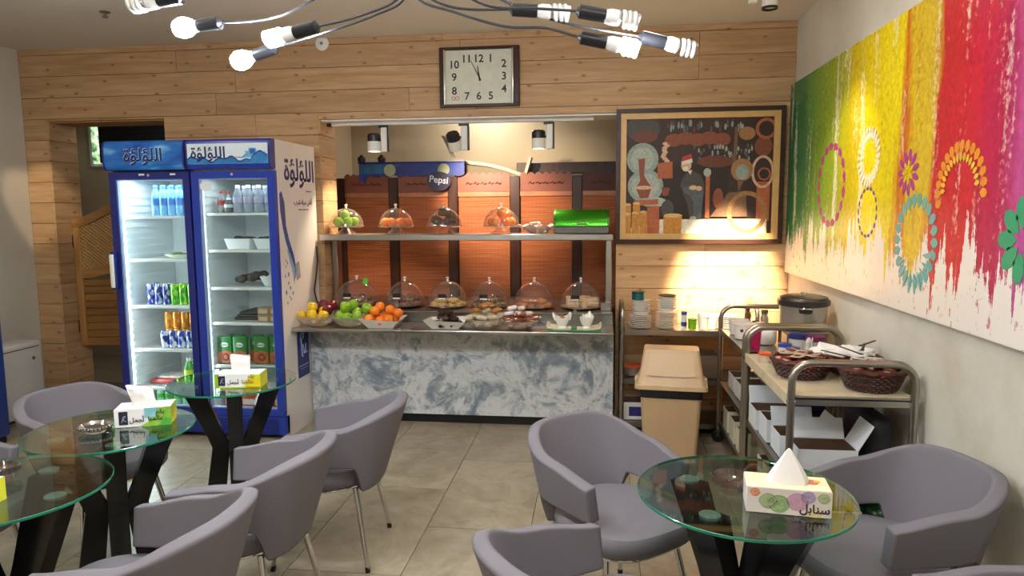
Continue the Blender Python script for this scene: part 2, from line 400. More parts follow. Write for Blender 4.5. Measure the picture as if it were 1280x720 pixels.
# corridor window with a black roller shutter drawn over most of it
q = N('foliage_daylight'); nz = q.n('ShaderNodeTexNoise', i_0=q.coord(), i_Scale=14.0, i_Detail=4.0); r_ = q.ramp(nz, [(.35, '2E5A2A'), (.55, 'B8D8A8'), (.7, 'F4FFF6')])
em = q.n('ShaderNodeEmission', i_0=(r_, 0), i_1=1.6); M['foliage'] = q.done(em)
win = struct('window_1', B().box(-5.50, -4.5, 7.06, 7.1, 2.10, 2.62), 'white')
B().box(-5.46, -4.54, 7.045, 7.058, 2.13, 2.59).obj('pane', 'foliage', win, False)
sh = thing('roller_shutter', 'black slatted roller shutter over the corridor window', 'shutter', (-4.97, 7.03, 2.10))
for i in range(9):
    B().rbox(-.385, .43, -.012, .008, .033+i*.05, .0835+i*.05, .003, 1).obj('slat', 'black', sh)
B().rbox(-.40, .40, -.04, .012, .49, .54, .008, 1).obj('shutter_box', 'black', sh)
# ---- saloon door in the left opening
sd = thing('saloon_door', 'half-height wooden swing door with woven cane panel in the left opening', 'door', (-4.425, 5.42, .46), math.radians(8))
W_, H_ = .50, 1.12
B().rbox(0, .06, -.02, .02, 0, H_-.03, .006, 1).obj('stile', 'oak', sd)
B().rbox(W_-.06, W_, -.02, .02, 0, H_+.12, .006, 1).obj('stile', 'oak', sd)
def arch(t): return H_-.03+.14*(.5-.5*math.cos(PI*min(1, t*1.15)))
pts = [(.0+W_*i/14, arch(i/14)-.0) for i in range(15)]
B().prism(pts+[(x, z-.075) for x, z in reversed(pts)], -.022, .022, 'y').obj('top_rail', 'oak_h', sd)
mp = [(.055+(W_-.11)*i/10, .66+.10*(i/10)**1.5) for i in range(11)]
B().prism(mp+[(x, z-.08) for x, z in reversed(mp)], -.022, .022, 'y').obj('middle_rail', 'oak_h', sd)
B().rbox(.055, W_-.055, -.018, .018, 0, .07, .005, 1).obj('bottom_rail', 'oak_h', sd)
for i in range(8):
    z = .072+i*.063
    B().rbox(.058, W_-.058, -.010, .010, z, z+.060, .006, 1).obj('louver_slat', 'oak_h', sd)
cane = B()
for i in range(-16, 26):
    for s_ in (-1, 1):
        seg = []
        for j in range(31):
            u = j/30; x = .055+(W_-.11)*u; z = (.66+.03*i+(x*.8*s_))
            lo = .64+.10*u**1.5; hi = arch(x/W_)-.06
            if lo < z < hi: seg.append((x, .006*s_, z))
            elif len(seg) > 1: cane.tube(seg, .0065, 4); seg = []
            else: seg = []
        if len(seg) > 1: cane.tube(seg, .0065, 4)
cane.obj('cane_weave', plain('D2A566', .6), sd)
for z in (.12, .85): B().cyl((-.006, 0, z), (-.006, 0, z+.1), .011).obj('hinge', 'black', sd)

# ================================================================== wall fittings
# clock
ck = thing('wall_clock', 'rectangular wall clock with brown wooden frame and cream dial', 'clock', (-.885, YB, 2.582))
hw, hh = .30, .218
B().rbox(-hw, hw, -.035, 0, hh-.022, hh, .004, 1).rbox(-hw, hw, -.035, 0, -hh, -hh+.022, .004, 1).rbox(-hw, -hw+.03, -.035, 0, -hh+.02, hh-.02, .004, 1).rbox(hw-.04, hw, -.035, 0, -hh+.02, hh-.02, .004, 1).obj('frame', 'frame_dark', ck)
for x in (-hw+.038, hw-.05): B().cyl((x, -.03, -hh+.02), (x, -.03, hh-.02), .009).obj('side_rod', 'chrome', ck)
dial = B().box(-hw+.02, hw-.03, -.018, -.004, -hh+.015, hh-.015).obj('dial', plain('D9D6C4', .5), ck, False)
pos = {12: (-.005, .13), 1: (.085, .13), 2: (.185, .09), 3: (.185, .0), 4: (.185, -.092), 5: (.085, -.14), 6: (-.005, -.14), 7: (-.095, -.14), 8: (-.19, -.10), 9: (-.19, 0), 10: (-.19, .09), 11: (-.095, .13)}
for n_, (x, z) in pos.items():
    text('numeral', str(n_), .078, 'black', dial, (x, -.0195, z), bold=.0014)
hand = plain('20242A', .4)
for L_, a_, w_ in ((.085, -9, .007), (.135, -27, .005)):
    o = B().prism([(-w_, -.025), (w_, -.025), (w_*.4, L_), (-w_*.4, L_)], -.002, .0, 'y').obj('hand', hand, ck, False); o.location = (0, -.022, -.005); o.rotation_euler = (0, math.radians(a_), 0)
B().cyl((0, -.026, -.005), (0, -.018, -.005), .008).obj('hand_cap', 'black', ck)
for x in (-.198, -.168): B().lathe([(.011, 0), (.015, .0), (.015, .002), (.011, .002), (.011, 0)], 14).obj('dial_mark', plain('C0503A', .5), dial, loc=(x, -.019, -.152), rot=(PI/2, 0, 0))
# smoke-detector-like white disc, sprinkler
d_ = thing('wall_sensor', 'small round white sensor disc high on the wooden wall', 'sensor', (-2.096, YB, 2.865))
o = B().lathe([(0, 0), (.052, 0), (.052, .012), (.04, .02), (0, .022)], 22).obj('disc', 'white', d_); o.rotation_euler = (PI/2, 0, 0)
o = B().lathe([(0, .02), (.012, .021), (.012, .026), (0, .028)], 12).obj('lens', plain('8C8A80', .4), d_); o.rotation_euler = (PI/2, 0, 0)
sp = thing('sprinkler_head', 'small metal fire sprinkler on the ceiling', 'sprinkler', (-3.216, 4.36, ZC))
B().lathe([(0, 0), (.035, 0), (.03, -.006), (0, -.008)], 16).obj('escutcheon', 'steel_dark', sp)
B().cyl((0, 0, -.008), (0, 0, -.03), .009).obj('nozzle', 'steel_dark', sp)
B().lathe([(0, -.03), (.02, -.032), (.02, -.036), (0, -.036)], 12).obj('deflector', 'steel_dark', sp)
# framed picture of a craftsman's shop
pf = thing('framed_picture', 'large framed painting of a seated craftsman among copper wares', 'picture', (.7175, YB, 1.8325))
FW_, FH_ = .5925, .4875
def ring_rect(b, x0, x1, z0, z1, t, ya, yb):
    return b.box(x0, x1, ya, yb, z1-t, z1).box(x0, x1, ya, yb, z0, z0+t).box(x0, x0+t, ya, yb, z0+t, z1-t).box(x1-t, x1, ya, yb, z0+t, z1-t)
ring_rect(B(), -FW_, FW_, -FH_, FH_, .032, -.045, 0).obj('outer_frame', 'frame_dark', pf, False)
ring_rect(B(), -FW_+.032, FW_-.032, -FH_+.032, FH_-.032, .042, -.036, 0).obj('inner_frame', plain('D3A96A', .4), pf, False)
cols = ['3A2620', '8FA09A', 'A9B0A4', 'B2603A', '8A4A30', 'C98A34', 'D9B878', '4A4644', 'D8B090', 'B23A2C', 'E8E0D0', '6E3A2A', 'A87848', '2A1C18', '7A5A40', '555C66']
ix = {c: i for i, c in enumerate(cols)}
pb = B(); lay = [0]
def PX(cx, cy): return ((cx-422)*.00153, (352-cy)*.00156)
def ply(c, pts):
    pb.mat(ix[c]); lay[0] += 1; y = -.014-.00008*lay[0]
    v = [(*PX(*p),) for p in pts]; pb.add([(x, y, z) for x, z in v], [tuple(range(len(v)))])
def ell(c, cx, cy, rx, ry=None, n=22, a0=0, a1=2*PI):
    ry = ry or rx; ply(c, [(cx+rx*math.cos(a0+(a1-a0)*i/n), cy+ry*math.sin(a0+(a1-a0)*i/n)) for i in range(n)])
def hoop(c, cx, cy, r, t, ry=None):
    ry = ry or r; pb.mat(ix[c]); lay[0] += 1; y = -.014-.00008*lay[0]; n = 26; v = []; f = []
    for i in range(n):
        a = 2*PI*i/n
        for k_ in (0, 1):
            x, z = PX(cx+(r-t*k_)*math.cos(a), cy+(ry-t*k_)*math.sin(a)); v.append((x, y, z))
    f = [(2*i, 2*((i+1) % n), 2*((i+1) % n)+1, 2*i+1) for i in range(n)]
    pb.add(v, f)
ply('3A2620', [(76, 86), (752, 86), (752, 625), (76, 625)])
ply('2A1C18', [(250, 300), (560, 300), (560, 560), (250, 560)])
ell('4A4644', 160, 130, 80, 60); ell('6E3A2A', 170, 165, 60, 30)
rr = random.Random(4)
for i in range(34):
    x = 270+rr.random()*350; ell(rr.choice(['8FA09A', '555C66', '6E3A2A', 'A9B0A4']), x, 105+rr.random()*35, 5, 13+rr.random()*8, 8)
for i in range(5): ell('8A4A30', 305+i*55, 185-(i % 2)*8, 42, 30)
for i in range(40):
    x = 400+rr.random()*270; ell(rr.choice(['8FA09A', '555C66', '7A5A40', 'A9B0A4']), x, 215+rr.random()*60, 5, 11, 8)
ell('6E3A2A', 500, 285, 85, 28); ell('A87848', 640, 160, 38, 30)
ply('7A5A40', [(585, 130), (600, 130), (592, 330), (575, 330)])
ell('8FA09A', 160, 270, 75, 75); ell('A9B0A4', 160, 270, 55, 55)
ell('8FA09A', 175, 395, 84, 78); ell('A9B0A4', 175, 395, 66, 60)
for i in range(9): ell('D8B090', 250+rr.random()*25, 200+i*10, 13, 8, 8)
ply('B2603A', [(230, 290), (300, 282), (302, 360), (232, 362)])
ply('8A4A30', [(140, 270), (172, 265), (168, 345), (182, 370), (205, 400), (190, 450), (150, 452), (130, 405), (150, 370), (146, 345)])
ell('D8B090', 168, 402, 40, 9)
ell('A9B0A4', 215, 470, 62, 24); ply('B2603A', [(185, 488), (242, 488), (242, 622), (185, 622)])
ply('B2603A', [(120, 462), (235, 455), (238, 480), (125, 486)])
for x, y_ in ((92, 480), (135, 475), (90, 525), (130, 520), (168, 515)):
    ply('C98A34', [(x-18, y_), (x+16, y_), (x+16, 620), (x-18, 620)]); ell('D9B878', x-1, y_, 17, 6, 12)
ply('8A4A30', [(250, 400), (290, 405), (282, 440), (255, 440)]); ell('4A4644', 280, 500, 30, 40)
# right-hand copper wares
ell('8A4A30', 715, 220, 40, 45); hoop('B2603A', 725, 140, 48, 14); ply('B2603A', [(690, 380), (750, 380), (750, 560), (690, 560)])
hoop('D8B090', 715, 335, 52, 12, 75); hoop('B2603A', 722, 345, 30, 8)
ell('A87848', 620, 325, 50, 52); ell('8FA09A', 622, 335, 30, 34); ply('7A5A40', [(600, 370), (632, 370), (610, 420), (606, 420)])
ply('7A5A40', [(480, 540), (560, 430), (640, 420), (650, 540)]); ell('8A4A30', 515, 455, 24, 48)
ply('D9B878', [(76, 622), (76, 600), (245, 550), (740, 550), (740, 622)])
ply('E8E0D0', [(245, 552), (735, 552), (735, 618), (245, 618)])
ply('B2603A', [(185, 488), (242, 488), (242, 622), (185, 622)])
for x, y_ in ((92, 525), (130, 520), (168, 515)):
    ply('C98A34', [(x-18, y_), (x+16, y_), (x+16, 621), (x-18, 621)]); ell('D9B878', x-1, y_, 17, 6, 12)
ply('C98A34', [(262, 535), (350, 530), (345, 618), (262, 618)]); ell('D9B878', 306, 533, 43, 10)
hoop('A87848', 648, 520, 92, 20, 98)
# seated craftsman: robe, arms, head, cap
ply('4A4644', [(345, 365), (365, 335), (395, 328), (432, 345), (448, 385), (450, 430), (440, 500), (438, 548), (385, 548), (372, 480), (352, 430), (338, 395)])
ply('555C66', [(352, 400), (400, 402), (446, 410), (440, 520), (430, 546), (402, 546), (400, 470), (385, 440), (355, 425)])
ply('E8E0D0', [(372, 328), (392, 322), (384, 345)]); ell('D8B090', 364, 300, 24, 30); ell('E8E0D0', 360, 318, 12, 10, 12)
ply('E8E0D0', [(340, 282), (390, 268), (393, 288), (345, 300)]); ply('B23A2C', [(345, 262), (385, 248), (392, 270), (342, 284)])
ell('D8B090', 398, 404, 18, 11); ell('D8B090', 425, 408, 14, 11); ell('A9B0A4', 400, 545, 16, 8)
ply('B2603A', [(455, 350), (475, 350), (475, 545), (455, 545)]); ell('A9B0A4', 462, 335, 18, 20, 12)
pb.obj('canvas', [plain(c, .55, 0, .3, 60) for c in cols], pf, False)
B().box(-FW_+.07, FW_-.07, -.012, -.002, -FH_+.07, FH_-.07).obj('backboard', plain('3A2A20', .7), pf, False)

# ---- big abstract mural canvas on the right wall
def _mural():
    q = N('mural_paint'); tc = q.n('ShaderNodeTexCoord'); sx = q.n('ShaderNodeSeparateXYZ', i_0=(tc, 'Object'))
    st = q.coord('Object', (1, 8, 1.4)); ns = q.n('ShaderNodeTexNoise', i_0=st, i_Scale=1.0, i_Detail=6.0, i_Roughness=.6)
    nf = q.n('ShaderNodeTexNoise', i_0=q.coord('Object', (1, 1, .8)), i_Scale=38.0, i_Detail=5.0, i_Roughness=.7)
    yd = q.math('ADD', (sx, 1), q.math('MULTIPLY', q.math('SUBTRACT', ns, .5), .42))
    t = q.n('ShaderNodeMapRange', i_0=yd, i_1=5.25, i_2=2.0, i_3=0.0, i_4=1.0)
    def p(y): return (5.25-y)/3.25
    col = q.ramp(t, [(p(5.2), '1F6A3C'), (p(4.85), '2A7A44'), (p(4.66), '6AA032'), (p(4.3), '98AE22'), (p(4.0), 'CEB80E'), (p(3.7), 'ECD40C'), (p(3.42), 'F6E014'), (p(3.33), 'D8661A'), (p(3.25), 'E4C424'), (p(3.12), 'E2BC30'), (p(3.04), 'CE2C2C'), (p(2.75), 'D02038'), (p(2.6), 'B81C50'), (p(2.45), 'C05090'), (p(2.3), '9A3A9A'), (p(2.1), '6A3AA0')])
    # speckle of light paint
    stk = q.n('ShaderNodeTexNoise', i_0=q.coord('Object', (1, 10, 1.1), loc=(0, 3, 0)), i_Scale=1.0, i_Detail=4.0, i_Roughness=.6)
    pale = q.ramp(q.math('MULTIPLY', stk, q.math('ADD', nf, .5)), [(.58, .0), (.72, .7)])
    mott = q.ramp(nf, [(.3, .62), (.62, 1.0)]); col = (q.mix(.8, (col, 0), (mott, 0), 'MULTIPLY')[0], 2)
    c2 = q.mix((pale, 0), col, 'EEE4C8')
    dark = q.ramp(q.math('MULTIPLY', nf, ns), [(.10, .55), (.2, .0)])
    c2 = q.mix((dark, 0), c2, (q.ramp(t, [(.2, '1A5A34'), (.5, 'C87A10'), (.75, '9A1830')]), 0))
    # drips: the paint ends at a ragged lower edge over white canvas
    dn = q.n('ShaderNodeTexNoise', i_0=q.coord('Object', (1, 16, .35), loc=(0, 1.7, 0)), i_Scale=1.0, i_Detail=5.0, i_Roughness=.65)
    edge = q.math('ADD', q.math('MULTIPLY', q.math('SUBTRACT', dn, .5), 1.1), 1.40)
    edge = q.math('ADD', edge, q.math('MULTIPLY', q.math('SUBTRACT', nf, .5), .22))
    below = q.math('LESS_THAN', (sx, 2), edge)
    sp = q.n('ShaderNodeTexNoise', i_0=q.coord('Object', (1, 1, .5)), i_Scale=26.0, i_Detail=6.0, i_Roughness=.65)
    spk = q.ramp(sp, [(.60, 0.0), (.63, 1.0)])
    white = q.mix((q.math('MULTIPLY', (spk, 0), .75), 0), 'E6DED2', col)
    c3 = q.mix(below, c2, white)
    return q.done(q.bsdf(c3, .38, spec=.4))
M['mural'] = _mural()
mu = thing('mural_canvas', 'huge colourful abstract mural of dripping rainbow paint on the right wall', 'painting')
B().box(XR-.03, XR-.002, 1.3, 5.245, 1.14, 2.46).obj('canvas', 'mural', mu, False)
def petals(cy, cz, r, n, ln, wd, c, a0=0, a1=2*PI, tang=False, rows_=1, lift=0):
    b = B(); x = XR-.0320-lift
    for j in range(rows_):
        for i in range(n):
            a = a0+(a1-a0)*(i+.5*j)/n; R_ = r+j*ln*.7
            u = Vector((math.cos(a), math.sin(a))); t = Vector((-u.y, u.x))
            if tang: u, t = t, u
            c0 = Vector((cy, cz))+Vector((math.cos(a), math.sin(a)))*R_
            P_ = [c0-u*ln/2, c0-u*ln*.1+t*wd/2, c0+u*ln*.35+t*wd*.35, c0+u*ln/2, c0+u*ln*.35-t*wd*.35, c0-u*ln*.1-t*wd/2]
            b.prism([tuple(p_) for p_ in P_], x, x+.0018, 'x')
    return b.obj('petal_ring', c, mu, False)
petals(4.30, 1.73, .225, 17, .075, .045, plain('B03A7A', .5), tang=True)
petals(3.73, 1.85, .108, 24, .05, .024, plain('E6DCC0', .5)); petals(3.73, 1.85, .137, 24, .026, .03, plain('E6DCC0', .5), tang=True, lift=.0025)
petals(3.72, 1.575, .12, 17, .035, .018, plain('6A4A9A', .5), tang=True)
petals(3.17, 1.455, .175, 22, .065, .044, plain('6FA8A0', .5)); petals(3.17, 1.40, .13, 9, .09, .02, plain('7AB0A6', .5), PI, 2*PI, lift=.0025)
petals(2.82, 1.66, .165, 16, .05, .036, plain('E0902A', .5), -.3, PI+.3); petals(2.82, 1.66, .125, 16, .035, .02, plain('E8B83A', .5), 0, PI, lift=.0025)
petals(3.27, 1.75, .07, 11, .07, .03, plain('B03A8A', .5)); petals(3.27, 1.75, .03, 7, .05, .022, plain('E8C41A', .5), lift=.0025)
petals(2.40, 1.49, .09, 9, .11, .07, plain('2E9A6A', .5))
petals(2.05, 1.8, .2, 18, .07, .05, plain('E8D23A', .5))
# ================================================================== tub armchairs
def sstep(a, b_, x):
    t = max(0, min(1, (x-a)/(b_-a))); return t*t*(3-2*t)
def make_chair():
    root = thing('tub_armchair', 'x', 'chair')
    # shell: C-shaped back and arms, lean outwards, slot under each arm
    b = B(); path = []
    for i in range(6): path.append((-1, .20-.22*i/6))          # left arm, front to rear
    na = 24
    for i in range(na+1): path.append(('a', -PI/2+PI*i/na))
    for i in range(6): path.append((1, -.02+.22*(i+1)/6))
    cols_ = []
    nv = 8
    for ent in path:
        if ent[0] == 'a':
            ph = ent[1]; sx, sy = math.sin(ph), -math.cos(ph); y_arm = None; back = math.cos(ph)
        else:
            sx, sy = ent[0], None; y_arm = ent[1]; back = 0
        if sy is None:
            fr = sstep(-.02, .20, y_arm)
            zt = .655-.035*fr; zb = .488
        else:
            zt = .655+.077*sstep(0, 1.0, back); zb = .488-.128*sstep(.42, .60, back)
        col = []
        for j in range(nv):
            v_ = j/(nv-1); z = zb+(zt-zb)*v_
            g = (z-.36)/(.75-.36)                       # flare with height
            hx = .205+.062*g**.9; ry = .145+.125*g
            if sy is None: x = sx*(hx-.012*fr); y = y_arm
            else:
                e = 2.5
                x = math.copysign(abs(sx)**(2/e), sx)*hx; y = -.02-abs(sy)**(2/e)*ry
            col.append((x, y, z))
        cols_.append(col)
    vs_ = [p for c_ in cols_ for p in c_]; L_ = len(cols_)
    b.add(vs_, [(i*nv+j, (i+1)*nv+j, (i+1)*nv+j+1, i*nv+j+1) for i in range(L_-1) for j in range(nv-1)])
    o = b.obj('shell', 'fabric', root)
    so = o.modifiers.new('s', 'SOLIDIFY'); so.thickness = .048; so.offset = 0; so.use_even_offset = True; so.edge_crease_inner = .45; so.edge_crease_outer = .45; so.edge_crease_rim = .3
    su = o.modifiers.new('u', 'SUBSURF'); su.levels = 2; su.render_levels = 2
    bake(o); o.data.polygons.foreach_set('use_smooth', [True]*len(o.data.polygons))
    # seat cushion
    def outline(k, n=40):
        P_ = []
        for i in range(n):
            a = 2*PI*i/n; e = 3.2 if math.sin(a) > 0 else 2.6
            cx, cy_ = math.copysign(abs(math.cos(a))**(2/e), math.cos(a)), math.copysign(abs(math.sin(a))**(2/e), math.sin(a))
            P_.append((cx*(.245 if cy_ > 0 else .245-.05*cy_*cy_)*k, .075+cy_*(.275 if cy_ > 0 else .235)*k))
        return P_
    lv = [(.86, .372), (.94, .376), (.985, .392), (1.0, .415), (.99, .438), (.955, .452), (.85, .460), (.5, .466)]
    b = B(); n = 40; vs_ = []
    for k_, z in lv: vs_ += [(x, y, z) for x, y in outline(k_)]
    f = [(i*n+j, i*n+(j+1) % n, (i+1)*n+(j+1) % n, (i+1)*n+j) for i in range(len(lv)-1) for j in range(n)]
    f += [tuple(range(n)), tuple((len(lv)-1)*n+j for j in range(n))]
    b.add(vs_, f); b.obj('seat', 'fabric', root)
    b = B(); b.tube([(x*.86, .0105+y*.86, .365) for x, y in outline(1.0)], .009, 8, True); b.obj('base_ring', 'chrome', root)
    for sx in (-1, 1):
        for (ty, fy) in ((-.10, -.16), (.20, .27)):
            lg = B().cyl((sx*.165, ty, .368), (sx*.222, fy, .018), .014, .0095, 12).obj('leg', 'chrome', root)
            B().cyl((sx*.2195, fy*.985, .024), (sx*.2235, fy+.001*sx, 0), .0115, .0115, 10).obj('foot_cap', 'black', lg)
    return root
CH = make_chair()
def face(dx, dy): return math.atan2(dy, dx)-PI/2      # chair front is local +y
chairs = [
 ((-1.185, 3.04), (-1, -.08), 'grey tub armchair at the round table by the fridges, facing the fridge-side tissue box'),
 ((-1.30, 2.418), (-1, .0), 'grey tub armchair drawn up to the glass table carrying the multicoloured tissue box'),
 ((-1.335, 1.838), (-1, .0), 'grey tub armchair drawn up to the table with the cut glass ashtray'),
 ((-1.37, 1.262), (-1, .0), 'grey tub armchair showing only its top rim, at the end of the row'),
 ((-2.44, 3.00), (.93, -.38), 'grey tub armchair between the left fridge and the glass tables, facing away from the wall'),
 ((-2.63, 2.32), (1, .05), 'grey tub armchair between the blue cooler and the table with the cut glass ashtray'),
 ((.035, 2.675), (.63, -.77), 'grey tub armchair in front of the beige bin, facing the floral tissue box'),
 ((-.018, 1.79), (.8, .6), 'grey tub armchair with its back turned, across the table from the trolley baskets'),
 ((1.02, 2.44), (-.96, -.28), 'grey tub armchair against the plaster wall below the mural'),
 ((1.03, 1.63), (-1, .05), 'grey tub armchair under the mural with only its rim in view'),
]
for i, ((x, y), d, lab) in enumerate(chairs):
    if i == 0: CH.location = (x, y, 0); CH.rotation_euler = (0, 0, face(*d)); CH['label'] = lab; CH['group'] = 'grey tub armchairs'
    else: dup(CH, (x, y, 0), face(*d), lab, 'grey tub armchairs')

# ================================================================== glass tables
def make_table(r, h, label, loc, rz):
    t = thing('glass_table', label, 'table', (*loc, 0), rz, 'round glass tables')
    n = 64; b = B(); P0 = [(r*math.cos(2*PI*i/n), r*math.sin(2*PI*i/n)) for i in range(n)]
    v = [(x*.995, y*.995, h) for x, y in P0]+[(x, y, h-.0015) for x, y in P0]+[(x, y, h-.0085) for x, y in P0]+[(x*.995, y*.995, h-.01) for x, y in P0]
    b.mat(0); b.add(v, [tuple(range(n)), tuple(range(4*n-1, 3*n-1, -1))]); b.f.append; o_ = len(b.f)
    b.mat(1); b.f += [(k*n+i, (k+1)*n+i, (k+1)*n+(i+1) % n, k*n+(i+1) % n) for k in range(3) for i in range(n)]; b.m += [1]*(3*n)
    b.obj('glass_top', ['table_glass', 'glass_edge'], t)
    for k_ in range(4):
        a = 2*PI*k_/4; rot = (0, 0, a)
        # leg: flat square section, in from the rim to a waist, then out to the floor
        sec = [(.235, h-.022), (.215, h-.022), (.075, .40), (.145, .0)]
        wd = .036
        def strip(pin, pout):
            b2 = B(); nn = len(pin); v_ = []
            for (xi, zi), (xo, zo) in zip(pin, pout): v_ += [(xi, -wd, zi), (xi, wd, zi), (xo, wd, zo), (xo, -wd, zo)]
            f_ = [(0, 1, 2, 3), (4*nn-1, 4*nn-2, 4*nn-3, 4*nn-4)]
            for i in range(nn-1):
                for j in range(4): f_.append((4*i+j, 4*i+(j+1) % 4, 4*(i+1)+(j+1) % 4, 4*(i+1)+j))
            return b2.add(v_, f_)
        lg = strip([(.145, h-.022), (.055, .44), (.030, .38), (.075, 0)], [(.245, h-.022), (.135, .44), (.115, .38), (.175, 0)]).obj('leg', 'blackgloss', t, False, rot=rot)
        B().lathe([(0, h-.022), (.03, h-.022), (.032, h-.013), (0, h-.0105)], 20, (.195, 0, 0)).obj('mounting_disc', plain('E4E4E2', .3, .4), lg)
    return t
make_table(.32, .72, 'round glass table with black splayed legs in front of the fridges', (-1.90, 3.365), math.radians(30))
make_table(.318, .71, 'round glass table carrying the multicoloured tissue box and silver ashtray', (-2.0, 2.577), math.radians(39))
make_table(.317, .73, 'round glass table with the cut glass ashtray and steel discs showing under its glass', (-1.887, 1.912), math.radians(-1))
make_table(.327, .72, 'round glass table with the floral tissue box beside the mural wall', (.456, 2.16), math.radians(50))

# ================================================================== tissue boxes
tissue_mat = plain('F2EFEC', .8, 0, .04)
def tissue_box(label, loc, rz, w, d, h, kind):
    t = thing('tissue_box', label, 'tissue box', loc, rz)
    x0, x1, y0, y1 = -w/2, w/2, -d/2, d/2
    if kind == 'floral':
        bx = B().rbox(x0, x1, y0, y1, 0, h, .002, 1).obj('box', plain('DCD4CE', .5, 0, .04), t)
        top = B().box(x0+.002, x1-.002, y0+.002, y1-.002, h, h+.0006).obj('top_print', plain('EFE9C2', .5, 0, .15, 9), t, False)
        rr = random.Random(2)
        def rose(cx, cz, r, c, c2):
            b_ = B(); n_ = 18
            pts_ = [(cx+r*math.cos(2*PI*i/n_)*(1+.06*math.sin(5*i)), cz+r*.9*math.sin(2*PI*i/n_)) for i in range(n_)]
            pts_ = [(max(x0+.001, min(x1-.001, a_)), max(.001, min(h-.001, c_))) for a_, c_ in pts_]
            b_.prism(pts_, y0-.0008, y0, 'y'); o_ = b_.obj('rose_print', plain(c, .5), bx, False)
            for k_ in range(3):
                rr_ = r*(.75-.22*k_); arc = [(cx+rr_*math.cos(a_/9*4.4+k_*1.3), y0-.001, cz+rr_*.85*math.sin(a_/9*4.4+k_*1.3)) for a_ in range(10)]
                arc = [(p_[0], p_[1], max(.002, min(h-.002, p_[2]))) for p_ in arc]
                B().tube(arc, .0008, 4).obj('rose_line', plain(c2, .5), bx, False)
        rose(-.055, .038, .026, '9DB27E', 'C9D2B4'); rose(-.026, .032, .03, '8FAE74', 'C9D2B4'); rose(-.092, .062, .014, 'D88A66', 'E8B89C')
        rose(.024, .042, .030, 'C79AB0', 'DCBCCB'); rose(.053, .058, .020, 'A89AC0', 'C8BCD8'); rose(.094, .058, .017, '9DB27E', 'C9D2B4'); rose(.07, .008, .02, 'D6C890', 'E6DCB0')
        text('lettering', SANABEL, .034, plain('2E1A3A', .5), bx, (.070, y0-.0014, .024), bold=.0006)
        rose2 = B().lathe([(0, 0), (.02, 0), (.02, .0006), (0, .0006)], 16, (.07, .01, h+.0006)).obj('top_motif', plain('D8826A', .5), top, False)
        B().lathe([(0, 0), (.010, 0), (.010, .0006), (0, .0006)], 12, (.085, .015, h+.0012)).obj('top_motif', plain('E8B85A', .5), top, False)
        # pyramid tissue
        b = B(); P_ = [(-.062, 0), (-.05, -.022), (-.01, -.030), (.045, -.026), (.060, .0), (.045, .026), (-.02, .03), (-.055, .02)]
        lv = [(1, .0), (.93, .02), (.62, .052), (.30, .082), (.10, .102), (.03, .106)]; n = len(P_)
        v = [(p[0]*k_+(.004 if z else 0), p[1]*(k_ if z < .05 else k_*.9), h-.004+z) for k_, z in lv for p in P_]
        f = [(i*n+j, i*n+(j+1) % n, (i+1)*n+(j+1) % n, (i+1)*n+j) for i in range(len(lv)-1) for j in range(n)]+[tuple((len(lv)-1)*n+j for j in range(n))]
        b.add(v, f).obj('tissue', tissue_mat, t)
    else:
        g1, g2 = ('A8C81E', 'E8D21A') if kind == 'lime' else ('7AB83A', 'C8D22E')
        bx = B().rbox(x0, x1, y0, y1, 0, h, .002, 1).obj('box', plain('ECEBE8', .45, 0, .03), t)
        def patch(xa, xb, za, zb, c, nm='colour_print', e=.0008):
            B().box(xa, xb, y0-e, y0, za, zb).obj(nm, plain(c, .5, 0, .2, 30), bx, False)
        if kind == 'lime':
            patch(x0, x0+.022, 0, h, g1); patch(x0, x1, 0, .006, g1); patch(x1-.075, x1, 0, h*.60, g2); patch(x1-.05, x1, h*.6, h-.004, 'D6D81E')
            B().tube([(x1-.085+.03*math.sin(a*.2), y0-.001, .008+a*.0075) for a in range(9)], .0016, 4).obj('swash_print', plain('E8C81A', .5), bx, False)
            B().box(x1, x1+.0008, y0, y1, 0, h).obj('side_print', plain('D2D42A', .5), bx, False)
        else:
            pts_ = [(x1-.12, 0), (x1-.085, .02), (x1-.10, h), (x1, h), (x1, 0)]
            B().prism(pts_, y0-.0008, y0, 'y').obj('colour_print', plain('8CC83E', .5, 0, .35, 25), bx, False)
            B().prism([(x1-.10, h*.45), (x1-.06, h*.5), (x1-.05, h), (x1-.10, h)], y0-.0012, y0, 'y').obj('colour_print', plain('8ED0DC', .5, 0, .25, 25), bx, False)
            B().prism([(x1-.05, 0), (x1, 0), (x1, h*.35), (x1-.02, h*.4)], y0-.0012, y0, 'y').obj('colour_print', plain('4EA83A', .5, 0, .3, 25), bx, False)
            B().box(x1, x1+.0008, y0, y1, 0, h).obj('side_print', plain('A8CC3A', .5, 0, .4, 18), bx, False)
            B().prism([(y0, .01), (y0+.05, 0), (y1, 0), (y1, h*.5), (y0+.06, h*.35)], x1, x1+.0012, 'x').obj('side_print', plain('E6DA3A', .5, 0, .3, 25), bx, False)
            B().prism([(y0+.02, h*.5), (y0+.05, h*.55), (y0+.045, h*.8), (y0+.015, h*.8)], x1, x1+.0014, 'x').obj('side_print', plain('E08A3A', .5, 0, .2, 30), bx, False)
        patch(x0+.018, x0+.052, .012, h-.010, '1C2140', 'emblem_print', .0014)
        B().tube([(x0+.028, y0-.0018, .022), (x0+.036, y0-.0018, .048), (x0+.044, y0-.0018, .050), (x0+.034, y0-.0018, .032), (x0+.045, y0-.0018, .026)], .0012, 4).obj('emblem_line', plain('C9CCD8', .5), bx, False)
        tm = plain('2A2A48', .5)
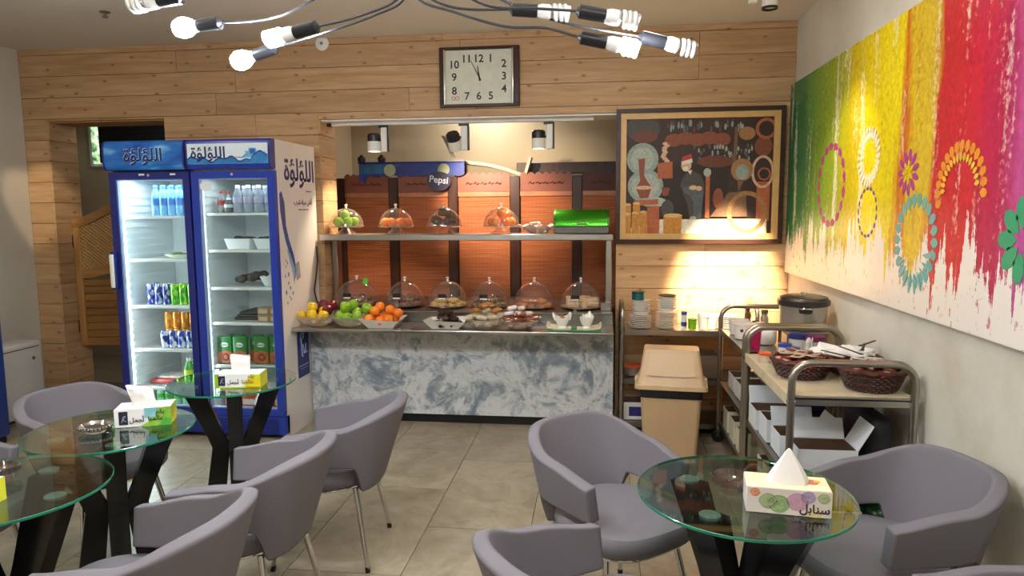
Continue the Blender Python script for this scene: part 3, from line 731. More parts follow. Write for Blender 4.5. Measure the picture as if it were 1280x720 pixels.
        text('lettering', AJMAL, .026, tm, bx, (-.022, y0-.0022, .030), bold=.0003); text('lettering', WORLD_, .026, tm if kind != 'lime' else plain('8A6A12', .5), bx, (.050, y0-.0022, .032), bold=.0003)
        text('lettering', BIKUM, .024, tm if kind != 'lime' else plain('8A6A12', .5), bx, (.068, y0-.0022, .060), bold=.0003)
        b = B(); n = 10; lv = [(0, .05, .012), (.025, .045, .016), (.05, .046, .02), (.07, .05, .012), (.082, .05, .006)]
        v = []
        for i_, (z, ax, ay) in enumerate(lv):
            for j in range(n):
                a = 2*PI*j/n; v.append((ax*math.cos(a)-.006*i_*(1 if kind != 'lime' else 0), ay*math.sin(a)+.006*math.sin(3*a+i_), h-.004+z+(.010*math.cos(2*a+.6)+.006*math.sin(a*3) if i_ > 2 else 0)))
        f = [(i*n+j, i*n+(j+1) % n, (i+1)*n+(j+1) % n, (i+1)*n+j) for i in range(len(lv)-1) for j in range(n)]+[tuple((len(lv)-1)*n+j for j in range(n))]
        b.add(v, f).obj('tissue', tissue_mat, t)
    return t
tissue_box('white and lime tissue box with purple Arabic lettering on the fridge-side table', (-1.80, 3.27, .7204), math.radians(10), .225, .115, .072, 'lime')
tissue_box('white tissue box with splashes of green and blue beside a silver ashtray', (-1.905, 2.665, .7104), math.radians(22), .215, .115, .078, 'multi')
tissue_box('pastel floral tissue box with a pyramid of white tissue', (.555, 2.055, .7204), math.radians(-7), .232, .115, .078, 'floral')
tissue_box('white and lime tissue box beside the cut glass ashtray', (-1.905, 1.775, .7304), math.radians(4), .225, .115, .072, 'lime')
# partial green box + ashtray at the left edge of the front table
# ================================================================== ashtrays
def ashtray(label, loc, r, h, mat, foot=True):
    t = thing('ashtray', label, 'ashtray', loc)
    n = 28
    if foot: prof = [(0, 0), (r*.62, 0), (r*.60, .006), (r*.55, h*.35), (r*.85, h*.55), (r, h*.8), (r, h), (r*.93, h), (r*.80, h*.65), (r*.45, h*.5), (0, h*.48)]
    else: prof = [(0, 0), (r*.92, 0), (r, h*.3), (r, h), (r*.90, h), (r*.84, h*.3), (0, h*.25)]
    b = B().lathe(prof, n); b.obj('bowl', mat, t)
    for i in range(n if foot else 4):
        a = 2*PI*i/(n if foot else 4)
        B().rbox(-.003, .003, -.0045, .0045, h*.55, h*.98, .0015, 1).obj('flute' if foot else 'rest_notch', mat, t, loc=(r*1.0*math.cos(a), r*1.0*math.sin(a), 0), rot=(0, 0, a))
    return t
crystal = thin_glass('crystal', 'E8DEDC', 1.6, .08, 1.6)
ashtray('fluted clear glass ashtray next to the floral tissue box', (.415, 2.16, .7204), .055, .055, crystal)
ashtray('low round silver ashtray next to the multicoloured tissue box', (-2.035, 2.53, .7104), .062, .03, plain('C9C7C4', .15, 1.0))
ashtray('cut glass ashtray beside a lime tissue box', (-1.945, 1.985, .7304), .05, .045, crystal)
# ================================================================== bulb chandelier
cw = plain('4A4A4E', .35, .6); sockm = plain('1C1C20', .3)
lit = emis('F0F8FF', 430)
off = plain('DAD8D4', .25)
ch = thing('bulb_chandelier', 'cluster chandelier of black bulb sockets on thin curving wires', 'chandelier', (-.62, 2.25, ZC))
B().lathe([(0, 0), (.07, 0), (.065, -.02), (.02, -.035), (0, -.036)], 22).obj('ceiling_rose', 'black', ch)
B().cyl((0, 0, -.03), (0, 0, -.50), .007).obj('drop_rod', 'black', ch)
B().sphere((0, 0, -.50), .05).obj('hub', 'black', ch)
HUB = Vector((0, 0, -.50)); O_ = Vector((-.62, 2.25, ZC))
def arm(sock, tipdir, on, via, kind=0):
    """sock: world position of the socket's wire end; tipdir: direction towards the bulb"""
    s0 = Vector(sock)-O_; d = Vector(tipdir).normalized()
    pts = [HUB+Vector((0, 0, .0))]+[Vector(v_)-O_ for v_ in via]+[s0]
    # smooth the wire (Catmull-Rom)
    P_ = [pts[0]]+pts+[pts[-1]+d*.03]; cu = []
    for i in range(1, len(P_)-2):
        for k_ in range(8):
            t = k_/8; a, b_, c_, e = P_[i-1], P_[i], P_[i+1], P_[i+2]
            cu.append(.5*((2*b_)+(c_-a)*t+(2*a-5*b_+4*c_-e)*t*t+(3*b_-a-3*c_+e)*t**3))
    cu.append(s0)
    B().tube(cu, .0042, 6).obj('wire', cw, ch)
    q_ = d.to_track_quat('Z', 'Y'); e_ = q_.to_euler()
    so = B().lathe([(0, -.004), (.008, -.004), (.012, 0), (.021, .006), (.021, .085), (.018, .088), (0, .088)], 16).obj('socket', sockm, ch, loc=s0, rot=e_)
    if kind == 0:   # spiral tube
        bb = B().lathe([(0, .086), (.019, .086), (.024, .10), (.024, .125), (.018, .132), (0, .133)], 16).obj('bulb_base', off, so)
        b = B(); pts_ = []
        for i in range(49):
            a = i/48*3.2*2*PI; pts_.append((.021*math.cos(a), .021*math.sin(a), .136+.052*i/48))
        b.tube(pts_, .0075, 7)
        if on: b.lathe([(0, .13), (.02, .135), (.02, .188), (0, .19)], 12)
        b.obj('spiral_tube', lit if on else off, so)
    else:
        B().lathe([(0, .086), (.018, .086), (.02, .10), (.0, .105)], 16).obj('bulb_base', off, so)
        B().lathe([(0, .10), (.016, .10), (.031, .128), (.034, .15), (.026, .172), (.012, .181), (0, .183)], 18).obj('bulb_globe', lit if on else off, so)
def dep(p, Y):           # same sight line, other depth
    k_ = Y/p[1]; return (p[0]*k_, Y, 1.6+(p[2]-1.6)*k_)
def arm2(s_, t_, on, via, kind=0, Y=2.25):
    s_, t_ = dep((s_[0], 2.25, s_[1]), Y), dep((t_[0], 2.25, t_[1]), Y+.02)
    arm(s_, tuple(b_-a for a, b_ in zip(s_, t_)), on, [dep((v_[0], 2.25, v_[1]), 2.25+(Y-2.25)*.6) for v_ in via], kind)
arm2((-1.243, 2.223), (-1.426, 2.207), True, [(-.80, 2.34), (-1.04, 2.236)], 1, 2.25)
arm2((-.91, 2.198), (-1.056, 2.168), True, [(-.635, 2.28), (-.77, 2.225)], 0, 2.20)
arm2((-1.058, 2.135), (-1.186, 2.098), True, [(-.62, 2.275), (-.72, 2.225), (-.86, 2.185)], 1, 2.38)
arm2((-1.377, 2.31), (-1.588, 2.288), False, [(-.85, 2.42), (-1.1, 2.36)], 0, 2.15)
arm2((-.279, 2.225), (-.119, 2.209), False, [(-.56, 2.29), (-.453, 2.237)], 0, 2.30)
arm2((-.069, 2.212), (.103, 2.176), False, [(-.50, 2.33), (-.36, 2.242), (-.2, 2.225)], 0, 2.20)
arm2((-.064, 2.134), (.099, 2.095), True, [(-.58, 2.275), (-.46, 2.225), (-.30, 2.175), (-.17, 2.165)], 0, 2.25)
arm2((.123, 2.128), (.264, 2.089), False, [(-.42, 2.31), (-.15, 2.19)], 0, 2.38)
# arms of the same chandelier that point towards the camera, above the frame
arm((-.80, 1.75, 2.45), (-.35, -.9, -.1), True, [(-.68, 2.0, 2.5)], 0)
arm((-.35, 1.72, 2.47), (.35, -.9, -.05), True, [(-.5, 2.0, 2.5)], 1)
# ================================================================== lamp fittings
for x, y in DOWNLIGHTS+[(-3.3, 3.1), (.35, 3.5)]:
    t = thing('downlight', 'round white recessed ceiling downlight', 'lamp', (x, y, ZC), 0, 'ceiling downlights')  # housings made up for the added fill lamps, out of view
    B().lathe([(.085, 0), (.115, 0), (.112, -.012), (.085, -.012), (.085, 0)], 26).obj('trim_ring', 'white', t)
    B().lathe([(0, -.004), (.085, -.004), (.085, -.008), (0, -.008)], 26).obj('diffuser', 'white', t)
tr = thing('light_track', 'white lighting track under the edge of the counter opening', 'track', (0, 5.40, CO[2]-.012))
B().rbox(-2.12, -.04, -.018, .018, -.022, 0, .003, 1).obj('rail', 'white', tr)
B().rbox(-2.14, -2.10, -.022, .022, -.026, 0, .003, 1).obj('end_feed', 'black', tr)
def track_spot(x, label, tilt, glow):
    t = thing('track_spotlight', label, 'spotlight', (x, 5.40, CO[2]-.034))
    B().rbox(-.035, .045, -.015, .015, -.018, 0, .003, 1).obj('adapter', 'black', t)
    B().rbox(-.015, .035, -.02, .02, -.205, -.018, .005, 1).obj('driver_box', 'white', t)
    B().rbox(.035, .046, -.018, .018, -.205, -.018, .002, 1).obj('heat_fin', 'black', t)
    hd = B().lathe([(0, .062), (.042, .062), (.052, .05), (.052, .0), (0, .0)], 22).obj('head_cap', 'black', t, loc=(-.075, 0, -.125), rot=(tilt, -.12 if glow < 0 else 0, 0))
    B().lathe([(.052, 0), (.052, -.078), (.047, -.078), (.044, -.05), (0, -.045)], 22).obj('head_barrel', 'white', hd)
    B().lathe([(0, -.070), (.043, -.070), (.043, -.073), (0, -.073)], 20).obj('lens', emis('FFE9C8', 9 if glow > 0 else 3), hd)
    B().cyl((.03, 0, .015), (.065, 0, .015), .009).obj('pivot', 'black', hd)
track_spot(-1.685, 'white and black track spotlight over the green apples', 0, 1)
track_spot(-1.045, 'tilted track spotlight over the cake stands, middle of the three', .5, -1)
track_spot(-.385, 'white and black track spotlight by the framed painting', 0, 1)
cs = thing('ceiling_spotlight', 'white cylindrical spotlight on the ceiling beside the mural', 'spotlight', (.945, 4.2, ZC))
B().cyl((0, 0, -.0), (0, 0, -.10), .012).obj('stem', 'white', cs)
B().rbox(-.115, -.07, -.02, .02, -.16, 0, .004, 1).obj('driver_box', 'white', cs)
B().lathe([(0, -.08), (.040, -.08), (.043, -.085), (.043, -.185), (.038, -.185), (0, -.175)], 22).obj('barrel', 'white', cs)
B().lathe([(.036, -.186), (.044, -.184), (.044, -.196), (.036, -.196), (.036, -.186)], 22).obj('bezel', 'black', cs)
for nm, lc, lab in (('ceiling_spotlight', (.55, 3.7, ZC), 'white cylindrical ceiling spotlight lighting the mural'), ('ceiling_spotlight', (-3.9, 4.1, ZC), 'white cylindrical ceiling spotlight near the left opening')):
    r_ = dup(cs, lc, 0, lab)
bpy.data.objects['mural_spot_lamp'].location = (.55, 3.7, 2.69); bpy.data.objects['entry_spot_lamp'].location = (-3.9, 4.1, 2.69)

# ================================================================== display fridges
LIN = M['liner']
def _canopy_blue():
    q = N('canopy_blue'); tc = q.n('ShaderNodeTexCoord'); n1 = q.n('ShaderNodeTexNoise', i_0=q.coord('Object', (2, 1, 5)), i_Scale=2.0, i_Detail=4.0)
    c_ = q.ramp(n1, [(.35, '123E96'), (.55, '2272C4'), (.68, '7ABEE8')]); return q.done(q.bsdf((c_, 0), .3, Emission_Strength=0.0))
M['canopy_blue'] = _canopy_blue()
def fridge(label, cx, fr_mat, side_mat, shelves, dim):
    W, D, H = .60, .64, 2.08; t = thing('display_fridge', label, 'fridge', (cx, 4.55, 0))
    h = W/2
    B().box(-h, -h+.028, 0, D, .0, 1.885).box(h-.028, h, 0, D, 0, 1.885).box(-h+.028, h-.028, D-.03, D, 0, 1.885).box(-h+.028, h-.028, 0, D-.03, 1.845, 1.885).box(-h+.028, h-.028, .03, D-.03, 0.06, .165).obj('cabinet', side_mat, t, False)
    b = B(); b.box(-h+.0282, -h+.034, .005, D-.031, .166, 1.844).box(h-.034, h-.0282, .005, D-.031, .166, 1.844).box(-h+.034, h-.034, D-.037, D-.031, .166, 1.844).box(-h+.034, h-.034, .005, D-.037, 1.838, 1.844)
    b.obj('liner', LIN, t, False)
    b = B()
    for i in range(30):
        z = .22+i*.053
        b.box(-h+.034, -h+.040, .05, D-.06, z, z+.022).box(h-.040, h-.034, .05, D-.06, z, z+.022)
    b.box(-.008, .008, D-.043, D-.037, .17, 1.83); b.obj('shelf_rack', LIN, t, False)
    B().box(-h+.035, h-.035, .01, D-.04, .166, .175).obj('floor_pan', LIN, t, False)
    for z in shelves:
        s_ = B().box(-h+.042, h-.042, .05, .07, z-.018, z).box(-h+.042, h-.042, D-.06, D-.045, z-.012, z).obj('shelf', 'white', t, False)
        b = B()
        for i in range(16):
            x = -h+.05+(W-.1)*i/15; b.box(x-.003, x+.003, .07, D-.06, z-.008, z-.002)
        b.box(-h+.042, h-.042, .28, .29, z-.012, z-.008); b.obj('wire_grid', 'white', s_, False)
    gr = B().box(-h, h, -.04, .03, .035, .165).obj('grille', fr_mat, t, False)
    for i in range(6): B().box(-h+.05, h-.05, -.046, -.040, .045+i*.018, .055+i*.018).obj('grille_slat', 'fridge_navy', gr, False)
    for x in (-h+.05, h-.05):
        B().cyl((x, .05, 0), (x, .05, .06), .02).obj('foot', 'black', t); B().cyl((x, D-.06, 0), (x, D-.06, .06), .02).obj('foot', 'black', t)
    # door
    z0, z1 = .172, 1.875
    d_ = ring_rect(B(), -h+.002, h-.002, z0, z1, .048, -.05, -.004).obj('door_frame', fr_mat, t, False)
    B().box(-h+.05, h-.05, -.034, -.028, z0+.048, z1-.048).obj('glass_pane', 'door_glass', d_, False)
    ring_rect(B(), -h+.048, h-.048, z0+.046, z1-.046, .010, -.040, -.012).obj('door_gasket', plain('8FA2C8', .4), d_, False)
    if dim == 1:
      hb = B().rbox(-h-.004, -h+.03, -.085, -.05, 1.06, 1.33, .008, 2).obj('handle_mount', 'fridge_navy', d_)
      B().rbox(-h+.000, -h+.026, -.105, -.083, 1.075, 1.31, .008, 2).obj('handle', 'white', hb)
    B().cyl((0, -.053, z1-.022), (0, -.049, z1-.022), .010).obj('lock', 'chrome', d_)
    # canopy
    zc, zt = 1.888, 2.085; pr = [(-.02, zc), (-.075, zc), (-.090, zc+.018), (-.095, zc+.05), (-.095, zt-.05), (-.088, zt-.015), (-.07, zt), (-.02, zt)]
    cn = B().prism(pr, -h+.012, h-.012, 'x').obj('canopy', 'canopy_blue' if dim == 1 else fr_mat, t)
    for sx in (-1, 1): B().prism([(y-.004*(1 if i not in (0, 7) else 0), z) for i, (y, z) in enumerate(pr)], sx*h, sx*(h-.0125), 'x').obj('canopy_end', 'fridge_navy', cn, False)
    B().box(-h, h, -.02, D, 1.886, zt).obj('canopy_body', side_mat, cn, False)
    return t, cn, d_, h
L_SH = [1.572, 1.266, .931, .614, .33]; R_SH = [1.592, 1.334, 1.068, .816, .507]
fl, cl_, dl, h_ = fridge('blue drinks fridge with brightly lit cans and water bottles', -3.08, 'fridge_navy', 'fridge_navy', L_SH, 1)
fr, cr_, dr, h_ = fridge('blue framed fridge with white side panel holding trays and green packs', -2.47, 'fridge_blue', plain('E4DCD6', .3, 0, .05, 3), R_SH, .4)
navy = plain('16205E', .4); whit = plain('F4F6F8', .4)
# canopy prints and lettering
B().box(-h_+.014, h_-.014, -.0985, -.094, 1.925, 2.05).obj('canopy_print', 'canopy_blue', cl_, False)
text('lettering', PEARL, .12, whit, cl_, (.0, -.0995, 1.985), bold=.0022); text('lettering', PEARL, .12, navy, cl_, (.002, -.1012, 1.983), bold=.0012)
B().box(-h_+.014, h_-.014, -.0985, -.094, 1.92, 2.055).obj('canopy_print', plain('DCE8F0', .35, 0, .12, 6), cr_, False)
wv = [(-.285+.57*i/28, 1.952+.012*math.sin(i*.55)+.010*math.sin(i*1.3)+(.03 if i > 22 else 0)) for i in range(29)]
B().prism(wv+[(.285, 1.921), (-.285, 1.921)], -.100, -.0986, 'y').obj('wave_print', plain('2A86C8', .35, 0, .4, 12), cr_, False)
B().prism([(x, z+.004) for x, z in wv]+[(x, z-.006) for x, z in reversed(wv)], -.1006, -.100, 'y').obj('wave_print', plain('163E8A', .35), cr_, False)
B().prism([(.10, 1.96), (.135, 1.99), (.125, 2.005), (.15, 2.0), (.155, 2.022), (.205, 2.022), (.215, 1.99), (.235, 2.01), (.24, 1.985), (.27, 2.0), (.27, 1.96)], -.0998, -.0986, 'y').obj('splash_print', plain('6AB2E0', .35, 0, .3, 30), cr_, False)
B().box(.163, .20, -.1006, -.0998, 1.985, 2.016).obj('badge_print', plain('2A5AB0', .4), cr_, False)
text('lettering', PEARL, .105, navy, cr_, (-.135, -.1012, 1.99), bold=.0016)
for x, y_ in ((-.05, 1.86), (.18, 1.86)): B().box(x-.02, x+.02, -.052, -.050, y_-.008, y_+.004).obj('door_badge', 'white', dl, False)
# oval maker's sticker on the right door
B().lathe([(0, 0), (.04, 0), (.04, .001), (0, .001)], 18, (0, 0, 0), 1.2, .8).obj('door_sticker', plain('E8ECF2', .4), dr, loc=(-.20, -.036, 1.775), rot=(PI/2, 0, 0))
def fine_print(parent, n_, f_):
    for i in range(n_): B().box(*f_(i)).obj('fine_print', plain('4A5488', .4), parent, False)
fine_print(cr_, 7, lambda i: (.02+.014*i, .02+.014*i+(.011 if i % 3 else .008), -.1004, -.0986, 1.958, 1.964))
# side panel print of the right fridge (faces +x)
SX = h_+.0006; SR = (PI/2, 0, PI/2)
text('lettering', PEARL, .215, navy, fr, (SX, .36, 1.885), SR, bold=.004)
text('lettering', '\uFE8F\uFEAE\uFEB7 \uFEE9\uFE8E\uFEF4\uFEE3 \uFEF0\uFED8\uFEE7\uFE83', .052, navy, fr, (SX, .40, 1.665), SR, bold=.0006)
fine_print(fr, 9, lambda i: (h_, h_+.001, .31+.02*i, .31+.02*i+(.015 if i % 3 else .009), 1.606, 1.616))
fine_print(fr, 6, lambda i: (h_, h_+.001, .46+.016*i, .46+.016*i+.012, 1.742, 1.750))
blob = [(.015, 1.72), (.05, 1.74), (.09, 1.66), (.10, 1.50), (.14, 1.40), (.20, 1.30), (.235, 1.20), (.22, 1.12), (.19, 1.10), (.17, 1.20), (.14, 1.30), (.09, 1.38), (.05, 1.48), (.02, 1.60)]
B().prism(blob, h_, h_+.0008, 'x').obj('water_print', plain('3A5AA8', .35, 0, .5, 9), fr, False)
B().prism([(.10, 1.34), (.15, 1.30), (.22, 1.18), (.20, 1.08), (.175, 1.16), (.15, 1.22)], h_, h_+.0012, 'x').obj('water_print', plain('8AB6D8', .35, 0, .4, 14), fr, False)
rr = random.Random(8)
for i in range(12):
    y_, z_ = .05+rr.random()*.12, .95+rr.random()*.32; r_ = .006+rr.random()*.008
    B().prism([(y_+r_*math.cos(a), z_+1.4*r_*math.sin(a)) for a in (0, 1, 2, 3, 4, 5)], h_, h_+.0008, 'x').obj('drop_print', plain('6A7EA8', .35), fr, False)
B().prism([(.22, 1.22), (.29, 1.24), (.31, 1.12), (.24, 1.10)], h_, h_+.001, 'x').obj('glass_print', plain('A8A4A8', .35, 0, .3, 14), fr, False)
lb = B().box(h_, h_+.001, .20, .40, .38, .73).obj('blue_label', plain('1E2A78', .4), fr, False)
for sq in ([(.25, .66), (.27, .71), (.31, .70), (.30, .67), (.27, .66)], [(.26, .66), (.275, .54), (.285, .53)], [(.29, .62), (.31, .55), (.33, .56), (.34, .62), (.335, .55), (.36, .555)]):
    B().tube([(h_+.0018, a_, c_) for a_, c_ in sq], .006, 5).obj('script_mark', plain('A8B4DC', .4), lb, False)
B().box(h_+.001, h_+.0016, .22, .38, .46, .468).box(h_+.001, h_+.0016, .24, .36, .44, .444).obj('label_line', plain('A8B4DC', .4), lb, False)
# black power cable hanging from the shelf beside the fridge
cb = [(-2.165, 5.16, 1.33), (-2.155, 5.14, 1.22), (-2.15, 5.10, 1.12), (-2.155, 5.06, 1.0), (-2.15, 5.08, .92), (-2.14, 5.12, .86)]
B().tube(cb, .006, 6).obj('power_cable', 'black', label='thin black power cable hanging beside the white fridge panel', cat='cable')
# fridge lamps: strips inside the doors' left posts
for cx_, pw, st in ((-3.08, 14, 7), (-2.47, 3.5, 2)):
    area('fridge_lamp', (cx_-.245, 4.60, 1.02), .03, pw*.8, (.86, .97, 1), (PI/2, 0, -PI/2-.5), 1.5)
    area('fridge_lamp', (cx_, 4.66, 1.83), .40, pw*.25, (.86, .97, 1), (0, 0, 0), .06)
    # tube cover
    pp = fl if cx_ < -3 else fr
    B().cyl((-.258, .018, .27), (-.258, .018, 1.78), .008).obj('light_tube', emis('E4F6FF', st), pp)

# ---- fridge goods
def make_can(name, label, c, c2, r=.031, h=.125, band='F0F0F0'):
    t = thing(name, label, 'can')
    q = N('can_'+c); tc = q.n('ShaderNodeTexCoord'); s_ = q.n('ShaderNodeSeparateXYZ', i_0=(tc, 'Object'))
    nz = q.n('ShaderNodeTexNoise', i_0=q.coord('Object', (1, 1, .6)), i_Scale=38.0, i_Detail=1.0)
    col = q.mix((q.ramp(nz, [(.50, 0.0), (.54, 1.0)]), 0), c, c2)
    B().lathe([(0, .002), (r*.78, 0), (r, .010), (r, h-.014), (r*.84, h-.002), (r*.84, h), (0, h-.003)], 16).obj('can_body', q.done(q.bsdf(col, .25, .35)), t)
    B().lathe([(0, h-.004), (r*.8, h-.004), (r*.83, h+.001), (r*.76, h+.001), (r*.74, h-.003), (0, h-.002)], 16).obj('can_lid', 'steel', t)
    return t
def make_bottle(name, label, body, cap, r=.032, h=.215, lab_c='3A78C8', cat='bottle'):
    t = thing(name, label, cat)
    B().lathe([(0, 0), (r*.9, .002), (r, .012), (r, h*.30), (r*.94, h*.33), (r, h*.36), (r, h*.62), (r*.85, h*.72), (r*.42, h*.88), (r*.40, h*.93), (0, h*.93)], 16).obj('bottle_body', body, t)
    B().lathe([(r*1.015, h*.36), (r*1.015, h*.58), (r*1.0, h*.58), (r*1.0, h*.36), (r*1.015, h*.36)], 16).obj('wrap_label', plain(lab_c, .4, 0, .3, 40), t)
    B().lathe([(0, h*.90), (r*.46, h*.90), (r*.46, h), (r*.40, h+.003), (0, h+.003)], 14).obj('cap', cap, t)
    return t
def place(root, spots, label=None, group=None):
    for i, s_ in enumerate(spots):
        l_ = s_[:3]; rz = s_[3] if len(s_) > 3 else rnd.uniform(0, 6)
        if i == 0: root.location = l_; root.rotation_euler = (0, 0, rz); (root.__setitem__('group', group) if group else None)
        else: dup(root, l_, rz, None, group)
blue_w = plain('4A9AD8', .25, 0, .3, 25); 
place(make_bottle('water_bottle', 'small blue-tinted water bottle on the top shelf of the drinks fridge', plain('7EC0EA', .12, 0, .25, 30, Alpha=.75), plain('2A62B8', .4)), [(-3.155+.062*i, 4.68+.075*j, 1.573) for j in range(3) for i in range(5)], None, 'water bottles in the drinks fridge')
place(make_can('energy_can', 'dark blue and silver drink can in the drinks fridge', '1E2E86', 'B8C0D0', .029, .15), [(-3.24+.0625*i, 4.68+.07*j, .932) for j in range(2) for i in range(3)], None, 'blue cans in the drinks fridge')
place(make_can('green_can', 'bright green drink can beside the dark blue cans', '2FA02A', 'A8DC3A', .031, .148), [(-3.05+.0655*i, 4.68+.07*j, .932) for j in range(2) for i in range(4)], None, 'green cans in the drinks fridge')
place(make_can('orange_can', 'orange drink can in the double stack of the drinks fridge', 'D87A1E', 'E8B84A', .031, .122), [(-3.18+.066*i, 4.78, .615+.1245*j) for j in range(2) for i in range(6)], None, 'orange cans in the drinks fridge')
place(make_can('cola_can', 'blue and white soft drink can standing before the orange cans', '1E3A9A', 'D8DCE8', .031, .122), [(-3.15+.066*i, 4.68, .615) for i in range(5)], None, 'blue and white cans in the drinks fridge')
place(make_bottle('green_bottle', 'green labelled juice bottle at the bottom of the drinks fridge', plain('5AB04A', .2, 0, .3, 20), plain('E8E8E0', .4), .036, .20, 'D8E24A'), [(-2.99+.078*i, 4.70+.085*j, .331) for j in range(2) for i in range(2)], None, 'green bottles in the drinks fridge')
place(make_bottle('green_bottle', 'pale green bottle on the floor of the drinks fridge', plain('8AC8A0', .2, 0, .3, 20), plain('2A8A3A', .4), .03, .14, '4AA83A'), [(-3.24+.068*i, 4.72, .176) for i in range(7)], None, 'pale bottles on the drinks fridge floor')
t = thing('red_tray', 'flat red and white wrapped tray in the drinks fridge', 'tray', (-3.17, 4.80, .331))
B().rbox(-.14, .13, -.10, .12, 0, .035, .01, 2).obj('tray', plain('B83A3A', .35, 0, .3, 12), t); B().rbox(-.10, .09, -.07, .08, .035, .05, .008, 2).obj('contents', plain('E8D8D0', .5, 0, .4, 20), t)
def dish(name, label, loc, r, h, c, food=None, sy=1.0, cat='dish', food_h=.02):
    t = thing(name, label, cat, loc)
    B().lathe([(0, 0), (r*.5, 0), (r*.55, h*.1), (r*.95, h*.85), (r, h), (r*.95, h), (r*.5, h*.25), (0, h*.2)], 22, (0, 0, 0), 1, sy).obj('bowl', plain(c, .3, 0, .04), t)
    if food:
        rr2 = random.Random(len(label)); b = B()
        for i in range(14):
            a = rr2.random()*6.28; q_ = rr2.random()**.5*r*.62; b.sphere((q_*math.cos(a), q_*math.sin(a)*sy, h*.55+rr2.random()*food_h), r*.2, 8, 5, 1.2, 1, .6)
        b.obj('food', plain(food, .7, 0, .4, 30), t)
    return t
dish('oval_dish', 'shallow cream dish of green leaves in the drinks fridge', (-3.03, 4.72, 1.267), .10, .03, 'D8D8C8', '6A7A4A', .9)
dish('oval_dish', 'shallow white dish at the right end of the drinks fridge shelf', (-2.87, 4.74, 1.267), .055, .04, 'F0F0EC', None)
# right fridge
place(make_bottle('clear_bottle', 'clear plastic water bottle on the top shelf of the white-sided fridge', plain('A8B2C0', .12, 0, .2, 30, Alpha=.6), plain('D8DCE4', .4), .036, .19, 'B8B2CC'), [(-2.53+.078*i, 4.68+.09*j, 1.593) for j in range(2) for i in range(4)], None, 'clear bottles in the white-sided fridge')
place(make_bottle('red_bottle', 'small bottle with red label beside the clear water bottles', plain('8A8A8C', .2, 0, .3, 30), plain('B82A2E', .4), .03, .15, 'B02A30'), [(-2.66, 4.69, 1.593), (-2.66, 4.78, 1.593)], None, 'red bottles in the white-sided fridge')
place(make_bottle('small_jar', 'small dark jar with white lid beside the red bottles', plain('5A5A60', .2, 0, .3, 30), plain('E8EEE8', .4), .034, .10, 'D8E4D8'), [(-2.595, 4.67, 1.593)])
def tray_box(label, loc, w, d, h, c, food):
    t = thing('food_tray', label, 'tray', loc); k_ = .82
    v = [(sx*w/2*q_, sy*d/2*q_, z) for q_, z in ((k_, 0), (1, h)) for sx, sy in ((-1, -1), (1, -1), (1, 1), (-1, 1))]
    vi = [(sx*(w/2*q_-.006), sy*(d/2*q_-.006), z) for q_, z in ((1, h), (k_, .008)) for sx, sy in ((-1, -1), (1, -1), (1, 1), (-1, 1))]
    f = [(3, 2, 1, 0)]+[(i, (i+1) % 4, 4+(i+1) % 4, 4+i) for i in range(4)]+[(4+i, 4+(i+1) % 4, 8+(i+1) % 4, 8+i) for i in range(4)]+[(8+i, 8+(i+1) % 4, 12+(i+1) % 4, 12+i) for i in range(4)]+[(12, 13, 14, 15)]
    B().add(v+vi, f).obj('tray', plain(c, .35, 0, .03), t, False)
    rr2 = random.Random(int(abs(loc[0])*1000)); b = B()
    for i in range(26): b.sphere(((rr2.random()-.5)*w*.8, (rr2.random()-.5)*d*.8, h*.82+rr2.random()*.02), .022, 7, 5, 1.3, .8, .5)
    b.obj('food', plain(food, .7, 0, .5, 40), t)
tray_box('white food tray with dark green leaves, beside the fridge inner wall', (-2.535, 4.74, 1.335), .19, .20, .075, 'ECEEEE', '4A4038')
tray_box('white food tray heaped with leafy greens by the fridge door edge', (-2.315, 4.74, 1.335), .19, .20, .075, 'ECEEEE', '3E4A34')
t = thing('dark_bag', 'crumpled dark brown bag on the fridge shelf', 'bag', (-2.50, 4.75, 1.069))
rr2 = random.Random(5); b = B()
for i in range(12): b.sphere((-.09+.016*i, (rr2.random()-.5)*.10, .035+.003*i+rr2.random()*.01), .032, 9, 6, 1.2, 1, .8+.03*i)
b.obj('bag', plain('2E201C', .6, 0, .4, 30), t)
dish('white_bowl', 'white bowl next to the red bowl in the fridge', (-2.345, 4.72, 1.069), .066, .07, 'EAEEEE')
dish('red_bowl', 'red bowl at the fridge door edge', (-2.245, 4.70, 1.069), .05, .07, 'C8323A')
for i in range(3): B().rbox(-.16, .16, -.12, .12, 0, .018, .006, 1).obj('dark_tray', plain('2A2422', .5), None, loc=(-2.47+.02*i, 4.84, .818+.0205*i), label='flat dark tray in the stack on the fourth fridge shelf', cat='tray', group='dark trays in the fridge')
bt = thing('brown_carton', 'small brown carton on the fridge shelf above the green packs', 'carton', (-2.355, 4.67, .817))
B().rbox(-.042, .042, -.05, .05, 0, .052, .004, 1).obj('carton', plain('A8835E', .6, 0, .2, 30), bt); B().box(-.03, .03, -.0508, -.05, .012, .04).obj('carton_label', plain('D0B89A', .6), bt, False)
bt['group'] = 'brown cartons in the fridge'
for p_ in ((-2.268, 4.67, .817, 0), (-2.355, 4.67, .870, 0), (-2.268, 4.67, .870, .05)): dup(bt, p_[:3], p_[3])
pk = thing('soup_pack', 'green and orange soup pack in the fridge', 'pack', (-2.67, 4.66, .508))
pb_ = B().rbox(-.055, .055, -.02, .02, 0, .20, .012, 2).obj('pack_body', plain('2E7A34', .35, 0, .25, 15), pk)
B().prism([(-.053, .01), (.053, .01), (.053, .085), (0, .10), (-.053, .08)], -.0212, -.020, 'y').obj('pack_print', plain('C8602E', .4, 0, .4, 35), pb_, False)
